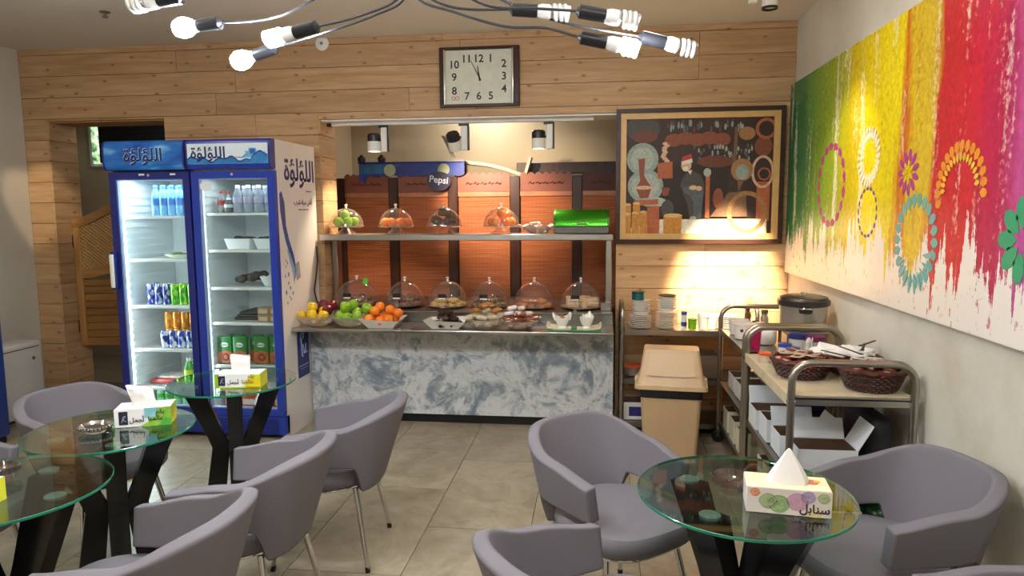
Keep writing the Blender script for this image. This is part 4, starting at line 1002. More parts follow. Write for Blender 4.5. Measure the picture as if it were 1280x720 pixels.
B().lathe([(.016, 0), (.028, 0), (.028, .001), (.016, .001), (.016, 0)], 16).obj('pack_motif', plain('5A2A1A', .4), pb_, loc=(.005, -.0212, .05), rot=(PI/2, 0, 0))
B().lathe([(0, 0), (.03, 0), (.03, .001), (0, .001)], 18, (0, 0, 0), 1, .55).obj('brand_oval', 'white', pb_, loc=(0, -.0205, .14), rot=(PI/2, 0, 0))
text('lettering', 'Knorr', .022, plain('1A6A2A', .4), pb_, (0, -.0222, .14), bold=.0004)
pk['group'] = 'soup packs in the fridge'
for i, x in enumerate((-2.555, -2.40, -2.285)): dup(pk, (x, 4.66+.01*i, .508), .06*(i-1))
for i, x in enumerate((-2.62, -2.47, -2.34)): dup(pk, (x, 4.74, .508), 0)
pk2 = thing('snack_pack', 'red and orange snack pack on the fridge floor', 'pack', (-2.64, 4.67, .176))
B().rbox(-.06, .06, -.025, .025, 0, .15, .015, 2).obj('pack_body', plain('C85A34', .35, 0, .45, 22), pk2); B().box(-.045, .045, -.0262, -.025, .03, .07).obj('pack_print', plain('E8D8C8', .4, 0, .3, 40), pk2, False)
pk2['group'] = 'snack packs in the fridge'
for i in range(1, 4): dup(pk2, (-2.64+.125*i, 4.67+.012*(i % 2), .176), .05*(i % 2))
# ================================================================== kitchen behind the counter
scr = thing('folding_screen', 'dark wooden screen with bamboo blinds and carved scalloped tops behind the counter', 'screen', (0, 6.30, 0))
SXs = [-2.39, -1.88, -1.32, -.75, -.19, .37]
carve = plain('8A4A34', .5, 0, .2, 8); carve_d = plain('5A2A1E', .6)
for i, x in enumerate(SXs): B().rbox(x-.045, x+.045, -.03, .03, 0, 1.90, .006, 1).obj('post', 'darkwood', scr)
for i in range(5):
    a, c_ = SXs[i]+.046, SXs[i+1]-.046; dkp = i == 4
    n_ = 7; pts = [(a, 1.76)]
    for k_ in range(n_*6+1):
        u = k_/(n_*6); pts.append((a+(c_-a)*u, 1.915+.022*abs(math.sin(PI*u*n_))))
    pts.append((c_, 1.76))
    vl = B().prism(pts, -.015, .012, 'y').obj('carved_valance', carve if not dkp else carve_d, scr, False)
    for k_ in range(5):
        xx = a+(c_-a)*(.22+.14*k_); B().tube([(xx-.025, -.017, 1.835), (xx-.008, -.018, 1.85), (xx+.008, -.018, 1.83), (xx+.026, -.017, 1.842)], .0055, 5).obj('carving', carve_d, vl)
    B().rbox(a, c_, -.022, .02, 1.72, 1.765, .004, 1).obj('rail', plain('B8754E', .4, 0, .2, 10), scr)
    sh_ = B().box(a+.005, c_-.005, -.006, .006, .50, 1.72).obj('bamboo_blind', 'bamboo', scr, False)
    B().rbox(a, c_, -.02, .02, .44, .50, .004, 1).obj('rail', 'darkwood', scr)
B().rbox(-.77, .75, -.05, .05, 0, .105, .006, 1).obj('wooden_beam', 'darkwood', None, loc=(0, 6.64, 1.935), label='dark wooden beam lying above the right half of the blinds', cat='beam')
po = B().box(-.40, -.34, -.03, .03, 0, 1.935).box(.5, .56, -.03, .03, 0, 1.935).obj('beam_support', 'darkwood', bpy.data.objects['wooden_beam'], False); po.location = (0, 0, -1.935)
# blue valance of a drinks cooler, hung in front of the screen's top
bv = thing('blue_valance', 'blue and teal scalloped soft-drink valance hanging over the blinds', 'valance', (-1.69, 6.235, 1.905))
pts = [(-.49, .12)]
for k_ in range(61): u = k_/60; pts.append((-.49+.98*u, .018-.018*abs(math.sin(PI*u*9))-(.05 if u < .06 else 0)))
pts.append((.49, .12))
B().prism(pts, -.008, .008, 'y').obj('cloth', plain('2A3E9A', .5, 0, .5, 5), bv, False)
B().prism([(-.485, .03), (-.22, .03), (-.10, .115), (-.485, .115)], -.010, -.0082, 'y').obj('cloth_print', plain('2E6A92', .5, 0, .5, 9), bv, False)
for x, r_ in ((-.20, .055), (.30, .055)): B().lathe([(0, 0), (r_, 0), (r_, .002), (0, .002)], 20).obj('disc_print', plain('A8AE8A', .5), bv, loc=(x, -.0105, .06), rot=(PI/2, 0, 0))
B().rbox(-.50, .50, -.012, .10, .12, .135, .004, 1).obj('top_board', 'fridge_navy', bv)
for x in (-.45, .0, .45): B().box(x-.012, x+.012, .042, .062, .033, .12).obj('bracket', 'black', bv, False)
ps = thing('soft_drink_sign', 'dark oval soft-drink sign with white script lettering on the blinds', 'sign', (-1.425, 6.175, 1.80))
B().lathe([(0, 0), (.10, 0), (.10, .03), (0, .03)], 26, (0, 0, 0), 1.1, .85).obj('plate', plain('2A2440', .4), ps, rot=(PI/2, 0, 0), loc=(0, .03, .06))
text('lettering', 'Pepsi', .085, plain('D8DCEC', .4), ps, (0, -.002, .07), (PI/2, .12, 0), bold=.001)
# white shallow boat-like cover standing behind the blinds
wc = thing('white_cover', 'curved white panel rising behind the top of the blinds', 'panel', (-1.02, 6.42, 1.93))
pts = [(-.33, .16), (-.20, .125), (.0, .10), (.16, .06), (.33, .0)]
B().prism(pts+[(x, z-.03) for x, z in reversed(pts)], 0, .12, 'y').obj('rim_board', plain('C8BCA4', .5), wc, False)
B().prism([(.33, -.03), (.355, -.03), (.41, .15), (.38, .15)], 0, .12, 'y').obj('end_board', plain('C8BCA4', .5), wc, False)
B().prism([(-.44, .36), (-.40, .36), (-.29, .14), (-.33, .14)], .04, .07, 'y').obj('strut', plain('B0A48C', .5), wc, False)
B().prism(pts+[(.33, -.5), (-.33, -.5)], .10, .112, 'y').obj('back_panel', plain('8A7C64', .6), wc, False)
for x in (-.30, .28): B().box(x, x+.03, .02, .05, -1.93, .0 if x > 0 else .12).obj('leg', plain('6A5E4C', .6), wc, False)
for i, (x, z) in enumerate(((-2.17, 2.045), (-1.98, 2.045))):
    t = thing('black_pot', 'small black pot standing on top of the blue valance' if i == 0 else 'dark red-brown pot standing on top of the blue valance', 'pot', (x, 6.28, z-.0045))
    B().lathe([(0, 0), (.03, 0), (.04, .03), (.034, .05), (.03, .05), (.034, .03), (0, .01)], 14).obj('pot_body', plain('201814' if i == 0 else '4A2018', .5), t); B().sphere((0.0, 0, .05), .022).obj('pot_lid', plain('181210', .5), t)
# ================================================================== serving counter
ctr = thing('serving_counter', 'marble-fronted steel serving counter with an upper glass-stand shelf', 'counter', (0, 0, 0))
X0, X1 = -2.162, .112; ZLG = .772; ZD = .85
B().box(X0, X1, 4.97, 4.99, .08, .748).obj('marble_front', 'marble', ctr, False)
B().box(X1-.004, X1, 4.99, 5.245, .08, .748).obj('marble_side', 'marble', ctr, False)
B().box(X0+.04, X1-.03, 5.03, 5.08, 0, .08).obj('plinth', 'black', ctr, False)
B().rbox(X0, X1-.004, 4.65, 5.00, .748, ZLG, .005, 2).obj('tray_ledge', 'steel', ctr)
b = B(); b.box(X0+.012, X1-.004, 5.00, 5.02, .70, ZD).box(X0+.012, X1-.004, 5.02, 5.245, ZD-.03, ZD).box(-2.13, X1-.004, 5.245, 5.95, ZD-.03, ZD).box(-2.13, .10, 5.28, 5.95, .10, .12)
b.box(-2.13, -2.10, 5.28, 5.95, 0, ZD-.03).box(.08, .108, 5.28, 5.95, 0, ZD-.03); b.obj('rear_deck', 'steel_dark', ctr, False)
B().rbox(X0+.012, X1-.004, 4.988, 5.012, ZD-.004, ZD+.006, .003, 1).obj('deck_lip', 'steel', ctr)
for x in (-1.50, -1.0): B().rbox(x-.20, x+.20, 4.68, 4.97, ZLG, ZLG+.0024, .001, 1).obj('pan_lid', 'steel', ctr)
B().rbox(-2.146, .108, 5.17, 5.50, 1.372, 1.418, .004, 1).obj('upper_shelf', 'steel', ctr)
B().rbox(-2.13, -2.085, 5.38, 5.48, ZD, 1.372, .004, 1).obj('post', 'steel', ctr)
B().rbox(.055, .10, 5.20, 5.26, ZD, 1.372, .004, 1).obj('post', 'steel', ctr)
B().rbox(.02, .10, 5.14, 5.28, ZD, ZD+.06, .004, 1).obj('post_foot', 'steel', ctr)
def newtops(mark): return [o for o in bpy.data.objects if o.name not in mark and o.parent is None]

# ---- fruit prototypes
def bumpy(c1, c2, rough=.35, sc=6.0, fine=60.0, bs=.15):
    q = N('fruit_'+c1); n1 = q.n('ShaderNodeTexNoise', i_0=q.coord('Object', rand=5.0), i_Scale=sc, i_Detail=3.0); n2 = q.n('ShaderNodeTexNoise', i_0=q.coord(), i_Scale=fine)
    return q.done(q.bsdf((q.ramp(n1, [(.35, c1), (.65, c2)]), 0), rough, bump=n2, bstr=bs, bdist=.003))
def apple_me(mat):
    r = .038; return B().lathe([(0, .010), (r*.3, .002), (r*.62, .006), (r*.95, .030), (r, .044), (r*.88, .062), (r*.5, .073), (r*.2, .070), (0, .064)], 18).mesh('apple')
AM = apple_me(None)
def fruit_proto(name, label, mat, kind):
    t = thing(name, label, 'apple' if kind == 'apple' else 'orange')
    if kind == 'apple':
        me = AM.copy(); put('flesh', me, mat, t); B().tube([(0, 0, .064), (.003, 0, .074), (.007, .002, .082)], .0022, 5).obj('stem', plain('4A3018', .7), t)
    else:
        B().sphere((0, 0, .035), .037, 18, 12, 1, 1, .94).obj('peel', mat, t); B().lathe([(0, .0698), (.005, .0695), (.004, .0715), (0, .072)], 8).obj('stem_button', plain('5A7A2A', .6), t)
    return t
yel, red_, grn, org = bumpy('E2BE1E', 'D8A81A'), bumpy('7A1020', '4A0A1E'), bumpy('8EB82A', '78A81E'), bumpy('E8741A', 'F08A22', .42, 4, 160, .3)
def relax(pts, rad=.0375):
    P_ = [Vector(p) for p in pts]; z0 = min(p.z for p in P_)
    for it in range(60):
        for i in range(len(P_)):
            for j in range(i):
                d = P_[i]-P_[j]; L_ = d.length
                if L_ < 2*rad:
                    d = (d/L_ if L_ > 1e-5 else Vector((1, 0, 0)))*(2*rad-L_)*.5; P_[i] += d; P_[j] -= d
        for p in P_: p.z = max(p.z, z0)
    return [tuple(p) for p in P_]
def heap(proto, pts, label, group):
    if proto['category'] != 'cake': pts = relax(pts)
    for i, p in enumerate(pts):
        rot = (rnd.uniform(-.5, .5), rnd.uniform(-.5, .5), rnd.uniform(0, 6))
        if i == 0: proto.location = p; proto.rotation_euler = rot; proto['label'] = label; proto['group'] = group
        else: dup(proto, p, 0, label, group, rot)
def bowl(label, loc, r=.15, h=.085, mat='plastic_clear', sq=False):
    t = thing('fruit_bowl', label, 'bowl', loc); n = 4 if sq else 30
    prof = [(0, 0), (r*.48, 0), (r*.60, .006), (r*.86, h*.5), (r, h), (r*.975, h), (r*.84, h*.52), (r*.58, .011), (0, .006)]
    b = B().lathe(prof, 28) if not sq else None
    if sq:
        b = B(); P_ = []
        for q_, z in ((.62, 0), (1.0, h), (.96, h), (.60, .005)):
            P_ += [(sx*r*q_, sy*r*.8*q_, z+(.012 if (z > .02 and sx*sy > 0) else 0)) for sx, sy in ((-1, -1), (1, -1), (1, 1), (-1, 1))]
        f = [(3, 2, 1, 0), (12, 13, 14, 15)]+[(4*k_+i, 4*k_+(i+1) % 4, 4*k_+4+(i+1) % 4, 4*k_+4+i) for k_ in range(3) for i in range(4)]
        b.add(P_, f)
    b.obj('bowl', mat, t, not sq)
    if not sq: B().lathe([(r*.975, h), (r*1.01, h+.002), (r*1.01, h+.006), (r*.97, h+.005), (r*.975, h)], 28).obj('rim', 'plastic_clear', t)
    return t
MARK = set(o.name for o in bpy.data.objects)
ZL = .7245
YB1 = 5.03
milk = plain('DDD6CC', .4, 0, .08)
bowl('clear bowl of yellow and dark red apples at the fridge end of the ledge', (-2.125, YB1, ZL), .145, .075)
bowl('clear bowl heaped with green apples on the counter ledge', (-1.86, YB1-.02, ZL), .125, .072)
bowl('square white dish piled with oranges on the counter ledge', (-1.60, YB1-.02, ZL), .145, .055, milk, True)
heap(fruit_proto('apple', '', yel, 'apple'), [(-2.205, 4.97, .765), (-2.12, 4.935, .775), (-2.045, 4.965, .765), (-2.16, 4.985, .825), (-2.09, 5.03, .78), (-2.125, 5.0, .735)], 'yellow apple in the bowl at the fridge end', 'yellow apples')
heap(fruit_proto('apple', '', red_, 'apple'), [(-2.10, 5.10, .83), (-2.04, 5.06, .80), (-2.02, 5.13, .81), (-2.17, 5.09, .79), (-1.985, 5.12, .775)], 'dark red apple behind the yellow apples', 'dark red apples')
heap(fruit_proto('apple', '', grn, 'apple'), [(-1.925, 4.98, .765), (-1.85, 4.94, .758), (-1.79, 4.97, .765), (-1.89, 5.0, .83), (-1.85, 5.05, .83), (-1.93, 5.06, .78), (-1.80, 5.06, .79), (-1.745, 5.04, .815), (-1.86, 4.99, .745)], 'green apple in the heaped ledge bowl', 'green apples on the ledge')
heap(fruit_proto('orange', '', org, 'orange'), [(-1.69, 4.98, .752), (-1.61, 4.94, .742), (-1.53, 4.97, .755), (-1.68, 5.06, .76), (-1.60, 5.04, .76), (-1.52, 5.06, .76), (-1.65, 5.0, .805), (-1.57, 5.02, .812), (-1.49, 5.02, .785), (-1.62, 5.06, .83)], 'orange in the square dish on the ledge', 'oranges on the ledge')
# ---- dishes of wrapped sweets
def packet_proto(name, label, mats, w, d, h, cat):
    t = thing(name, label, cat)
    B().rbox(-w/2, w/2, -d/2, d/2, -h/2, h/2, h*.42, 2).obj('wrapper', mats[0], t)
    for sx in (-1, 1): B().prism([(sx*w*.48, -d*.25), (sx*w*.48, d*.25), (sx*w*.66, d*.40), (sx*w*.66, -d*.40)], -.0015, .0015, 'z').obj('wrapper_twist', mats[-1], t, False)
    return t
def scatter(proto, c, r, n, z0, z1, label, group, sy=.8):
    rr = random.Random(len(label)*7+n); me_ = proto.children[0].data
    xs = [v.co.x for v in me_.vertices]; ys = [v.co.y for v in me_.vertices]; zs = [v.co.z for v in me_.vertices]
    pw, pd, ph = max(xs)-min(xs), max(ys)-min(ys), max(zs)-min(zs); pitch = max(pw, pd)*1.02; lays = []; lay_n = 0
    while len(lays) < n:                                     # layers of a loose hexagonal packing, narrowing upwards
        R_ = r*max(.78, 1-.10*lay_n); cand = []
        for a_ in range(-8, 9):
            for b_ in range(-8, 9):
                x_, y_ = (a_+.5*(b_ % 2)+.3*lay_n)*pitch, (b_+.35*lay_n)*pitch*.87
                if (x_/R_)**2+(y_/(R_*sy))**2 <= 1: cand.append((x_, y_, z0+lay_n*ph*1.25))
        cand = cand or [(0, 0, z0+lay_n*ph*1.25)]
        cand.sort(key=lambda p: p[0]**2+p[1]**2); lays += cand; lay_n += 1
    for i in range(n):
        p = (c[0]+lays[i][0], c[1]+lays[i][1], lays[i][2]+rr.random()*.003); rot = (rr.uniform(-.22, .22), rr.uniform(-.22, .22), rr.uniform(0, 6))
        if i == 0: proto.location = p; proto.rotation_euler = rot; proto['label'] = label; proto['group'] = group
        else: dup(proto, p, 0, label, group, rot)
bowl('square white dish of dark chocolate cakes on the ledge', (-1.11, YB1-.02, ZL), .15, .055, milk, True)
scatter(packet_proto('chocolate_cake', '', [plain('3A221C', .6, 0, .4, 40)], .075, .05, .032, 'cake'), (-1.11, YB1-.02), .115, 13, .755, .795, 'dark chocolate cake in the square ledge dish', 'chocolate cakes')
scatter(packet_proto('pink_sweet', '', [plain('C89A90', .5, 0, .3, 40)], .05, .03, .022, 'sweet'), (-1.15, 4.945), .09, 4, .762, .768, 'pink wrapped sweet at the edge of the chocolate dish', 'pink sweets', .2)
bowl('clear bowl of white and amber wrapped pastries on the ledge', (-.825, YB1-.02, ZL), .145, .07)
scatter(packet_proto('wrapped_pastry', '', [plain('D8CDB4', .3, 0, .35, 45), plain('E8E2D2', .3)], .085, .05, .034, 'pastry'), (-.825, YB1-.02), .135, 14, .765, .86, 'cream wrapped pastry in the clear ledge bowl', 'cream wrapped pastries')
scatter(packet_proto('amber_pastry', '', [plain('B87A3E', .35, 0, .4, 45), plain('D8B88A', .3)], .07, .045, .03, 'pastry'), (-.815, 4.985), .10, 5, .852, .9, 'amber wrapped pastry beside the cream ones', 'amber wrapped pastries', .5)
bowl('dark clear bowl of red and white wrapped biscuits on the ledge', (-.565, YB1-.02, ZL), .13, .06, 'plastic_clear')
scatter(packet_proto('wrapped_biscuit', '', [plain('9A5A40', .3, 0, .45, 50), plain('E0D2CC', .3)], .075, .045, .03, 'biscuit'), (-.565, YB1-.02), .125, 14, .755, .84, 'brown wrapped biscuit in the ledge bowl', 'brown wrapped biscuits')
scatter(packet_proto('white_biscuit', '', [plain('E4DAD8', .3, 0, .25, 50), plain('C8A0A0', .3)], .07, .045, .028, 'biscuit'), (-.575, 5.0), .09, 5, .832, .87, 'white and pink wrapped biscuit among the brown ones', 'white wrapped biscuits', .5)
# ---- green tray with two white hen-shaped dishes
gt = thing('green_tray', 'long green tray with cream rim at the end of the ledge', 'tray', (-.17, 4.985, ZL))
B().rbox(-.185, .185, -.085, .085, 0, .012, .005, 2).obj('tray_base', plain('2E7A4A', .35), gt)
for s_ in (-1, 1):
    P_ = [(s_*.02, .012), (s_*.10, .014), (s_*.165, .030), (s_*.182, .048), (s_*.188, .046), (s_*.178, .020), (s_*.13, .0125)]
    B().prism(P_ if s_ > 0 else P_[::-1], -.075, .075, 'y').obj('cream_liner', plain('DDD2BA', .4), gt, False)
def hen(label, loc, rz, egg):
    t = thing('hen_dish', label, 'dish', loc, rz); n = 24; cer = plain('F0EEE8', .2, 0, .03)
    lv = [(.0, 0), (.030, .0), (.032, .006), (.024, .014), (.036, .03), (.046, .055), (.048, .072)]
    b = B(); v = []; rows2 = []
    for r, z in lv+[(.043, .072), (.034, .035), (0, .02)]:
        if r == 0: rows2.append([len(v)]*n); v.append((0, 0, z)); continue
        rows2.append(range(len(v), len(v)+n))
        for i in range(n):
            a = 2*PI*i/n; k_ = (z/.072)**2; v.append((r*1.12*math.cos(a), r*math.sin(a), z+k_*.020*(math.cos(a)**2)*(1.3 if math.cos(a) > 0 else 1)))
    f = []
    for p_, q_ in zip(rows2, rows2[1:]):
        for i in range(n):
            c4 = list(dict.fromkeys([p_[i], p_[(i+1) % n], q_[(i+1) % n], q_[i]]))
            if len(c4) > 2: f.append(c4)
    b.add(v, f).obj('bowl', cer, t)
    B().tube([(.040, 0, .06), (.052, 0, .085), (.054, 0, .102), (.060, 0, .108)], [.018, .014, .012, .006], 10).obj('head', cer, t)
    B().tube([(-.040, 0, .06), (-.058, 0, .085), (-.066, 0, .108)], [.018, .012, .004], 10).obj('tail', cer, t)
    if egg:
        for i in range(3): B().sphere((-.012+.014*i, .006*(i-1), .062+.006*(i % 2)), .014, 8, 6).obj('nut', plain('A8682E', .5), t)
hen('white hen-shaped dish filled with brown nuts on the green tray', (-.255, 4.985, ZL+.0135), 0.1, True)
hen('empty white hen-shaped dish on the green tray', (-.08, 4.985, ZL+.0135), 1.2, False)
for o in newtops(MARK): o.location = (o.location.x*.955, o.location.y-.23, o.location.z+.0486)
# ---- lower row of domes on the rear deck
tint = haze_glass('dome_pink', 'F6EEE8', 1.0, .045)
def dome(label, loc, r, h, knob=True):
    t = thing('clear_dome', label, 'dome', loc)
    prof = [(r*math.cos(a*PI/2/8), h*math.sin(a*PI/2/8)) for a in range(8)]+[(.012, h)]
    prof2 = [(max(.008, x-.003), z-.003 if z > .003 else 0) for x, z in prof]
    B().lathe(prof+[(0, h+.001)], 32).obj('dome_shell', tint, t)
    if knob: B().lathe([(0, h-.002), (.010, h), (.007, h+.012), (.013, h+.022), (.010, h+.032), (0, h+.034)], 14).obj('knob', plain('E8DCD4', .15, 0, .05), t)
    B().lathe([(r, 0), (r+.006, 0), (r+.006, .004), (r, .004), (r, 0)], 32).obj('rim', tint, t)
    return t
def plate_me(name, label, loc, r, c, group=None, cat='plate'):
    t = thing(name, label, cat, loc)
    B().lathe([(0, 0), (r*.6, 0), (r*.65, .004), (r, .014), (r, .017), (r*.95, .016), (r*.62, .007), (0, .006)], 26).obj('plate', plain(c, .3, 0, .04), t)
    if group: t['group'] = group
    return t
MARK = set(o.name for o in bpy.data.objects)
DX = [(-1.896, 'A67C5C', 'brown filled pastry'), (-1.504, '8A5640', 'dark brown cookie'), (-1.163, 'E8CC7C', 'golden butter biscuit'), (-.834, '9A8048', 'nut-covered pastry'), (-.485, 'D08C4C', 'caramel coloured biscuit'), (-.129, 'ECD8AC', 'pale layered sponge slice')]
for i, (x, c, nm) in enumerate(DX):
    r_ = .160 if i else .182
    plate_me('serving_plate', 'round dark plate of %ss under a dome' % nm, (x, 5.50, .7905), r_-.012, '3A3430' if i in (0, 1, 3) else 'C8C0B4')
    dome('clear dome over the %ss' % nm, (x, 5.50, .8085), r_-.004, .185 if i else .195)
    p_ = thing('pastry', '', 'pastry'); mt = bumpy(c, ['6A4A34', '5A3022', 'C8A04A', '5E4A26', 'A05A2A', 'C8AA74'][i], .6, 20, 60, .4)
    if i == 5: B().rbox(-.045, .045, -.02, .02, 0, .07, .004, 1).obj('sponge', mt, p_); B().box(-.044, .044, -.0208, -.0198, .022, .034).box(-.044, .044, -.0208, -.0198, .05, .058).obj('cream_layer', plain('F2ECE0', .5), p_, False)
    elif i in (2, 4): B().rbox(-.04, .04, -.022, .022, 0, .022, .008, 2).obj('biscuit', mt, p_); B().tube([(-.03, 0, .022), (-.01, .008, .024), (.01, -.008, .024), (.03, 0, .022)], .004, 5).obj('icing', plain(c, .5), p_)
    else: B().lathe([(0, 0), (.034, 0), (.04, .012), (.032, .026), (0, .032)], 12).obj('crust', mt, p_); B().sphere((0, 0, .028), .016, 8, 5).obj('topping', plain('5A2A20', .5), p_)
    rr = random.Random(i); lab = nm+' under its dome on the rear deck'; p_['label'] = lab; p_['group'] = nm+'s'; first = True
    for lay_ in range(2 if i != 5 else 1):
        for k_ in range((10, 6)[lay_] if i != 5 else 5):
            a = 2*PI*k_/((10, 6)[lay_] if i != 5 else 5)+lay_*.3+i; q_ = (.095, .05)[lay_]+(k_ % 2)*.015-(.02 if i == 5 else 0)
            pos_ = (x+q_*math.cos(a), 5.50+q_*math.sin(a), .806+lay_*(.034 if i not in (2, 4) else .026)); 
            if first: p_.location = pos_; p_.rotation_euler = (0, 0, a); first = False
            else: dup(p_, pos_, a if i != 5 else rr.uniform(-.4, .4))
for i, x in enumerate((-1.90, -1.51, -1.16, -.845, -.166)):
    t = thing('price_tag', 'small black price tag with white edge in front of the %ss' % [d[2] for d in DX][[0, 1, 2, 3, 5][i]], 'tag', (x, 5.288, .7905))
    B().prism([(-.012, 0), (.012, 0), (.004, .12), (-.004, .12)], -.003, .003, 'y').obj('stake', 'plastic_clear', t, False); B().rbox(-.032, .032, -.005, .002, .085, .125, .003, 1).obj('card', 'black', t); B().box(-.028, .028, -.0056, -.0048, .086, .096).obj('card_text', 'white', t, False)
# little green leaf-shaped sticker on the first dome
lf = B().prism([(0, -.03), (.022, -.01), (.02, .018), (0, .03), (-.018, .015), (-.02, -.012)], -.002, .002, 'y').obj('green_leaf_tag', plain('5AB83A', .5), None, False, loc=(-1.75, 5.28, 1.01), label='bright green leaf-shaped tag on a thin stick before the first dome', cat='tag')
B().cyl((0, .003, -.22), (0, .003, -.02), .002, None, 6).obj('stick', 'plastic_clear', lf)
for o in newtops(MARK): o.location = (o.location.x, o.location.y-.22, o.location.z+.06)
# ---- cake stands on the upper shelf
ZS = 1.4185; YS = 5.335
def cake_stand(label, x, r=.155):
    t = thing('cake_stand', label, 'cake stand', (x, YS, ZS))
    B().lathe([(0, 0), (.085, 0), (.08, .006), (.045, .03), (.035, .045), (0, .048)], 26).obj('foot', tint, t)
    B().lathe([(0, .048), (r*.9, .050), (r, .060), (r, .064), (r*.9, .056), (0, .055)], 30).obj('plate', tint, t)
SX4 = [(-1.985, 'green apples'), (-1.58, 'oranges at the second stand'), (-1.195, 'brown cakes'), (-.745, 'large oranges by the bread box')]
for x, nm in SX4:
    cake_stand('clear footed cake stand carrying %s' % nm, x, .145); dome('clear knobbed dome over the %s' % nm, (x, YS, ZS+.058), .136, .145)
def ringpts(x, z, n, r, top=True, dz=.062, c=(0, 0)):
    P_ = [(x+r*math.cos(2*PI*i/n+.3), YS+r*math.sin(2*PI*i/n+.3), z) for i in range(n)]
    return P_+([(x+.01, YS, z+dz)] if top else [])
zf = ZS+.058
heap(fruit_proto('apple', '', grn, 'apple'), ringpts(-1.985, zf, 5, .072), 'green apple under the first shelf dome', 'green apples on the shelf')
heap(fruit_proto('orange', '', org, 'orange'), ringpts(-1.58, zf, 6, .075, False), 'orange under the second shelf dome', 'oranges on the second stand')
p_ = thing('brown_cake', '', 'cake'); B().rbox(-.05, .05, -.03, .03, 0, .042, .014, 2).obj('crumb', bumpy('7A4A2A', '4A2A18', .6, 16, 60, .4), p_); B().rbox(-.042, .042, -.024, .024, .042, .052, .004, 2).obj('glaze', plain('3A1E14', .3), p_)
heap(p_, [(-1.24, YS-.04, zf+.02), (-1.13, YS-.03, zf+.02), (-1.19, YS+.05, zf+.02), (-1.19, YS, zf+.085)], 'brown cake under the third shelf dome', 'brown cakes on the third stand')
heap(fruit_proto('orange', '', org, 'orange'), ringpts(-.745, zf, 6, .078)+[(-.72, YS+.03, zf+.06)], 'large orange under the dome by the bread box', 'oranges on the last stand')
# low covered dish with petit fours
t = thing('frilled_dish', 'frilled clear dish with paper-wrapped sweets beside the bread box', 'dish', (-.46, YS, ZS))
b = B(); n = 36; v = []; 
for k_, (r, z) in enumerate(((.05, 0), (.085, .03), (.125, .062), (.118, .062), (.08, .034), (.0, .008))):
    if r == 0: v += [(0, 0, z)]*n
    else: v += [(r*math.cos(2*PI*i/n)*1.25, r*math.sin(2*PI*i/n), z+(.010*math.sin(i*PI/2) if k_ in (2, 3) else 0)) for i in range(n)]
b.add(v, [(k_*n+i, k_*n+(i+1) % n, (k_+1)*n+(i+1) % n, (k_+1)*n+i) for k_ in range(5) for i in range(n)]+[tuple(range(n))]).obj('bowl', plain('C8B0A4', .15, 0, .3, 20, Alpha=.7), t)
scatter(packet_proto('wrapped_sweet', '', [plain('A89488', .5, 0, .4, 40), plain('E0D4C8', .5)], .05, .032, .026, 'sweet'), (-.47, YS), .10, 14, ZS+.04, ZS+.075, 'paper-wrapped sweet in the frilled dish', 'sweets in the frilled dish')
# green bread box
bbx = thing('bread_box', 'metallic green roll-top bread box with grey base', 'bread box', (-.125, 5.345, ZS))
B().rbox(-.21, .205, -.10, .13, 0, .055, .006, 1).obj('base', plain('6A6864', .35, .6), bbx)
pr = [(-.10, .056)]+[(-.10+.11*(1-math.cos(a*PI/2/10)), .056+.125*math.sin(a*PI/2/10)) for a in range(11)]+[(.12, .181), (.12, .056)]
B().prism(pr, -.195, .19, 'x').obj('roll_lid', plain('3E9A1E', .18, .75, .1, 6), bbx)
for x in (-.2025, .1975): B().prism([(y*1.04, z*1.01) for y, z in pr], x-.0075, x+.0075, 'x').obj('end_cap', plain('2E6A1C', .3, .5), bbx, False)
B().rbox(-.035, .035, -.122, -.098, .072, .082, .003, 1).obj('handle', 'steel', bbx)
# ================================================================== waste bin
bn = thing('waste_bin', 'beige plastic swing-lid bin with a black bag under the lid', 'bin', (.475, 4.53, 0), math.radians(-5))
bei = plain('C0A27C', .45, 0, .06, 6); bei_l = plain('CEB08A', .4, 0, .05, 6)
def frustum(b, w0, d0, w1, d1, z0, z1, r=.03, cy0=0, cy1=0, seg=4):
    def ringp(w, d, cy, z):
        P_ = []
        for (sx, sy, a0) in ((1, 1, 0), (-1, 1, PI/2), (-1, -1, PI), (1, -1, 3*PI/2)):
            for k_ in range(seg+1):
                a = a0+PI/2*k_/seg; P_.append((sx*(w/2-r)+r*math.cos(a), cy+sy*(d/2-r)+r*math.sin(a), z))
        return P_
    a, c_ = ringp(w0, d0, cy0, z0), ringp(w1, d1, cy1, z1); n = len(a)
    return b.add(a+c_, [tuple(range(n-1, -1, -1)), tuple(range(n, 2*n))]+[(i, (i+1) % n, n+(i+1) % n, n+i) for i in range(n)])
frustum(B(), .335, .25, .385, .30, 0, .465).obj('body', bei, bn)
frustum(B(), .390, .305, .400, .314, .405, .462, .03).obj('bag', plain('1A1C20', .3, 0, .5, 40, bstr=.6), bn)
frustum(B(), .455, .345, .45, .34, .462, .488, .03).obj('lid_rim', bei_l, bn)
frustum(B(), .435, .325, .40, .29, .488, .535, .03).obj('lid_shoulder', bei_l, bn)
hd = frustum(B(), .40, .285, .345, .17, .535, .705, .025).obj('hood', bei_l, bn)
fl_ = B(); a0, a1 = Vector((0, -.1445, .545)), Vector((0, -.0885, .69)); nrm = (a1-a0).normalized(); 
v = []
for off in (.0005, .006):
    for (x, t_) in ((-.15, .03), (-.10, .0), (.10, .0), (.15, .03), (.135, .93), (-.135, .93)):
        p = a0.lerp(a1, t_); v.append((x, p.y-off*.93, p.z+off*.36))
fl_.add(v, [(5, 4, 3, 2, 1, 0), (6, 7, 8, 9, 10, 11)]+[(i, (i+1) % 6, 6+(i+1) % 6, 6+i) for i in range(6)]).obj('swing_flap', plain('D2B48E', .4, 0, .05, 6), hd, False)
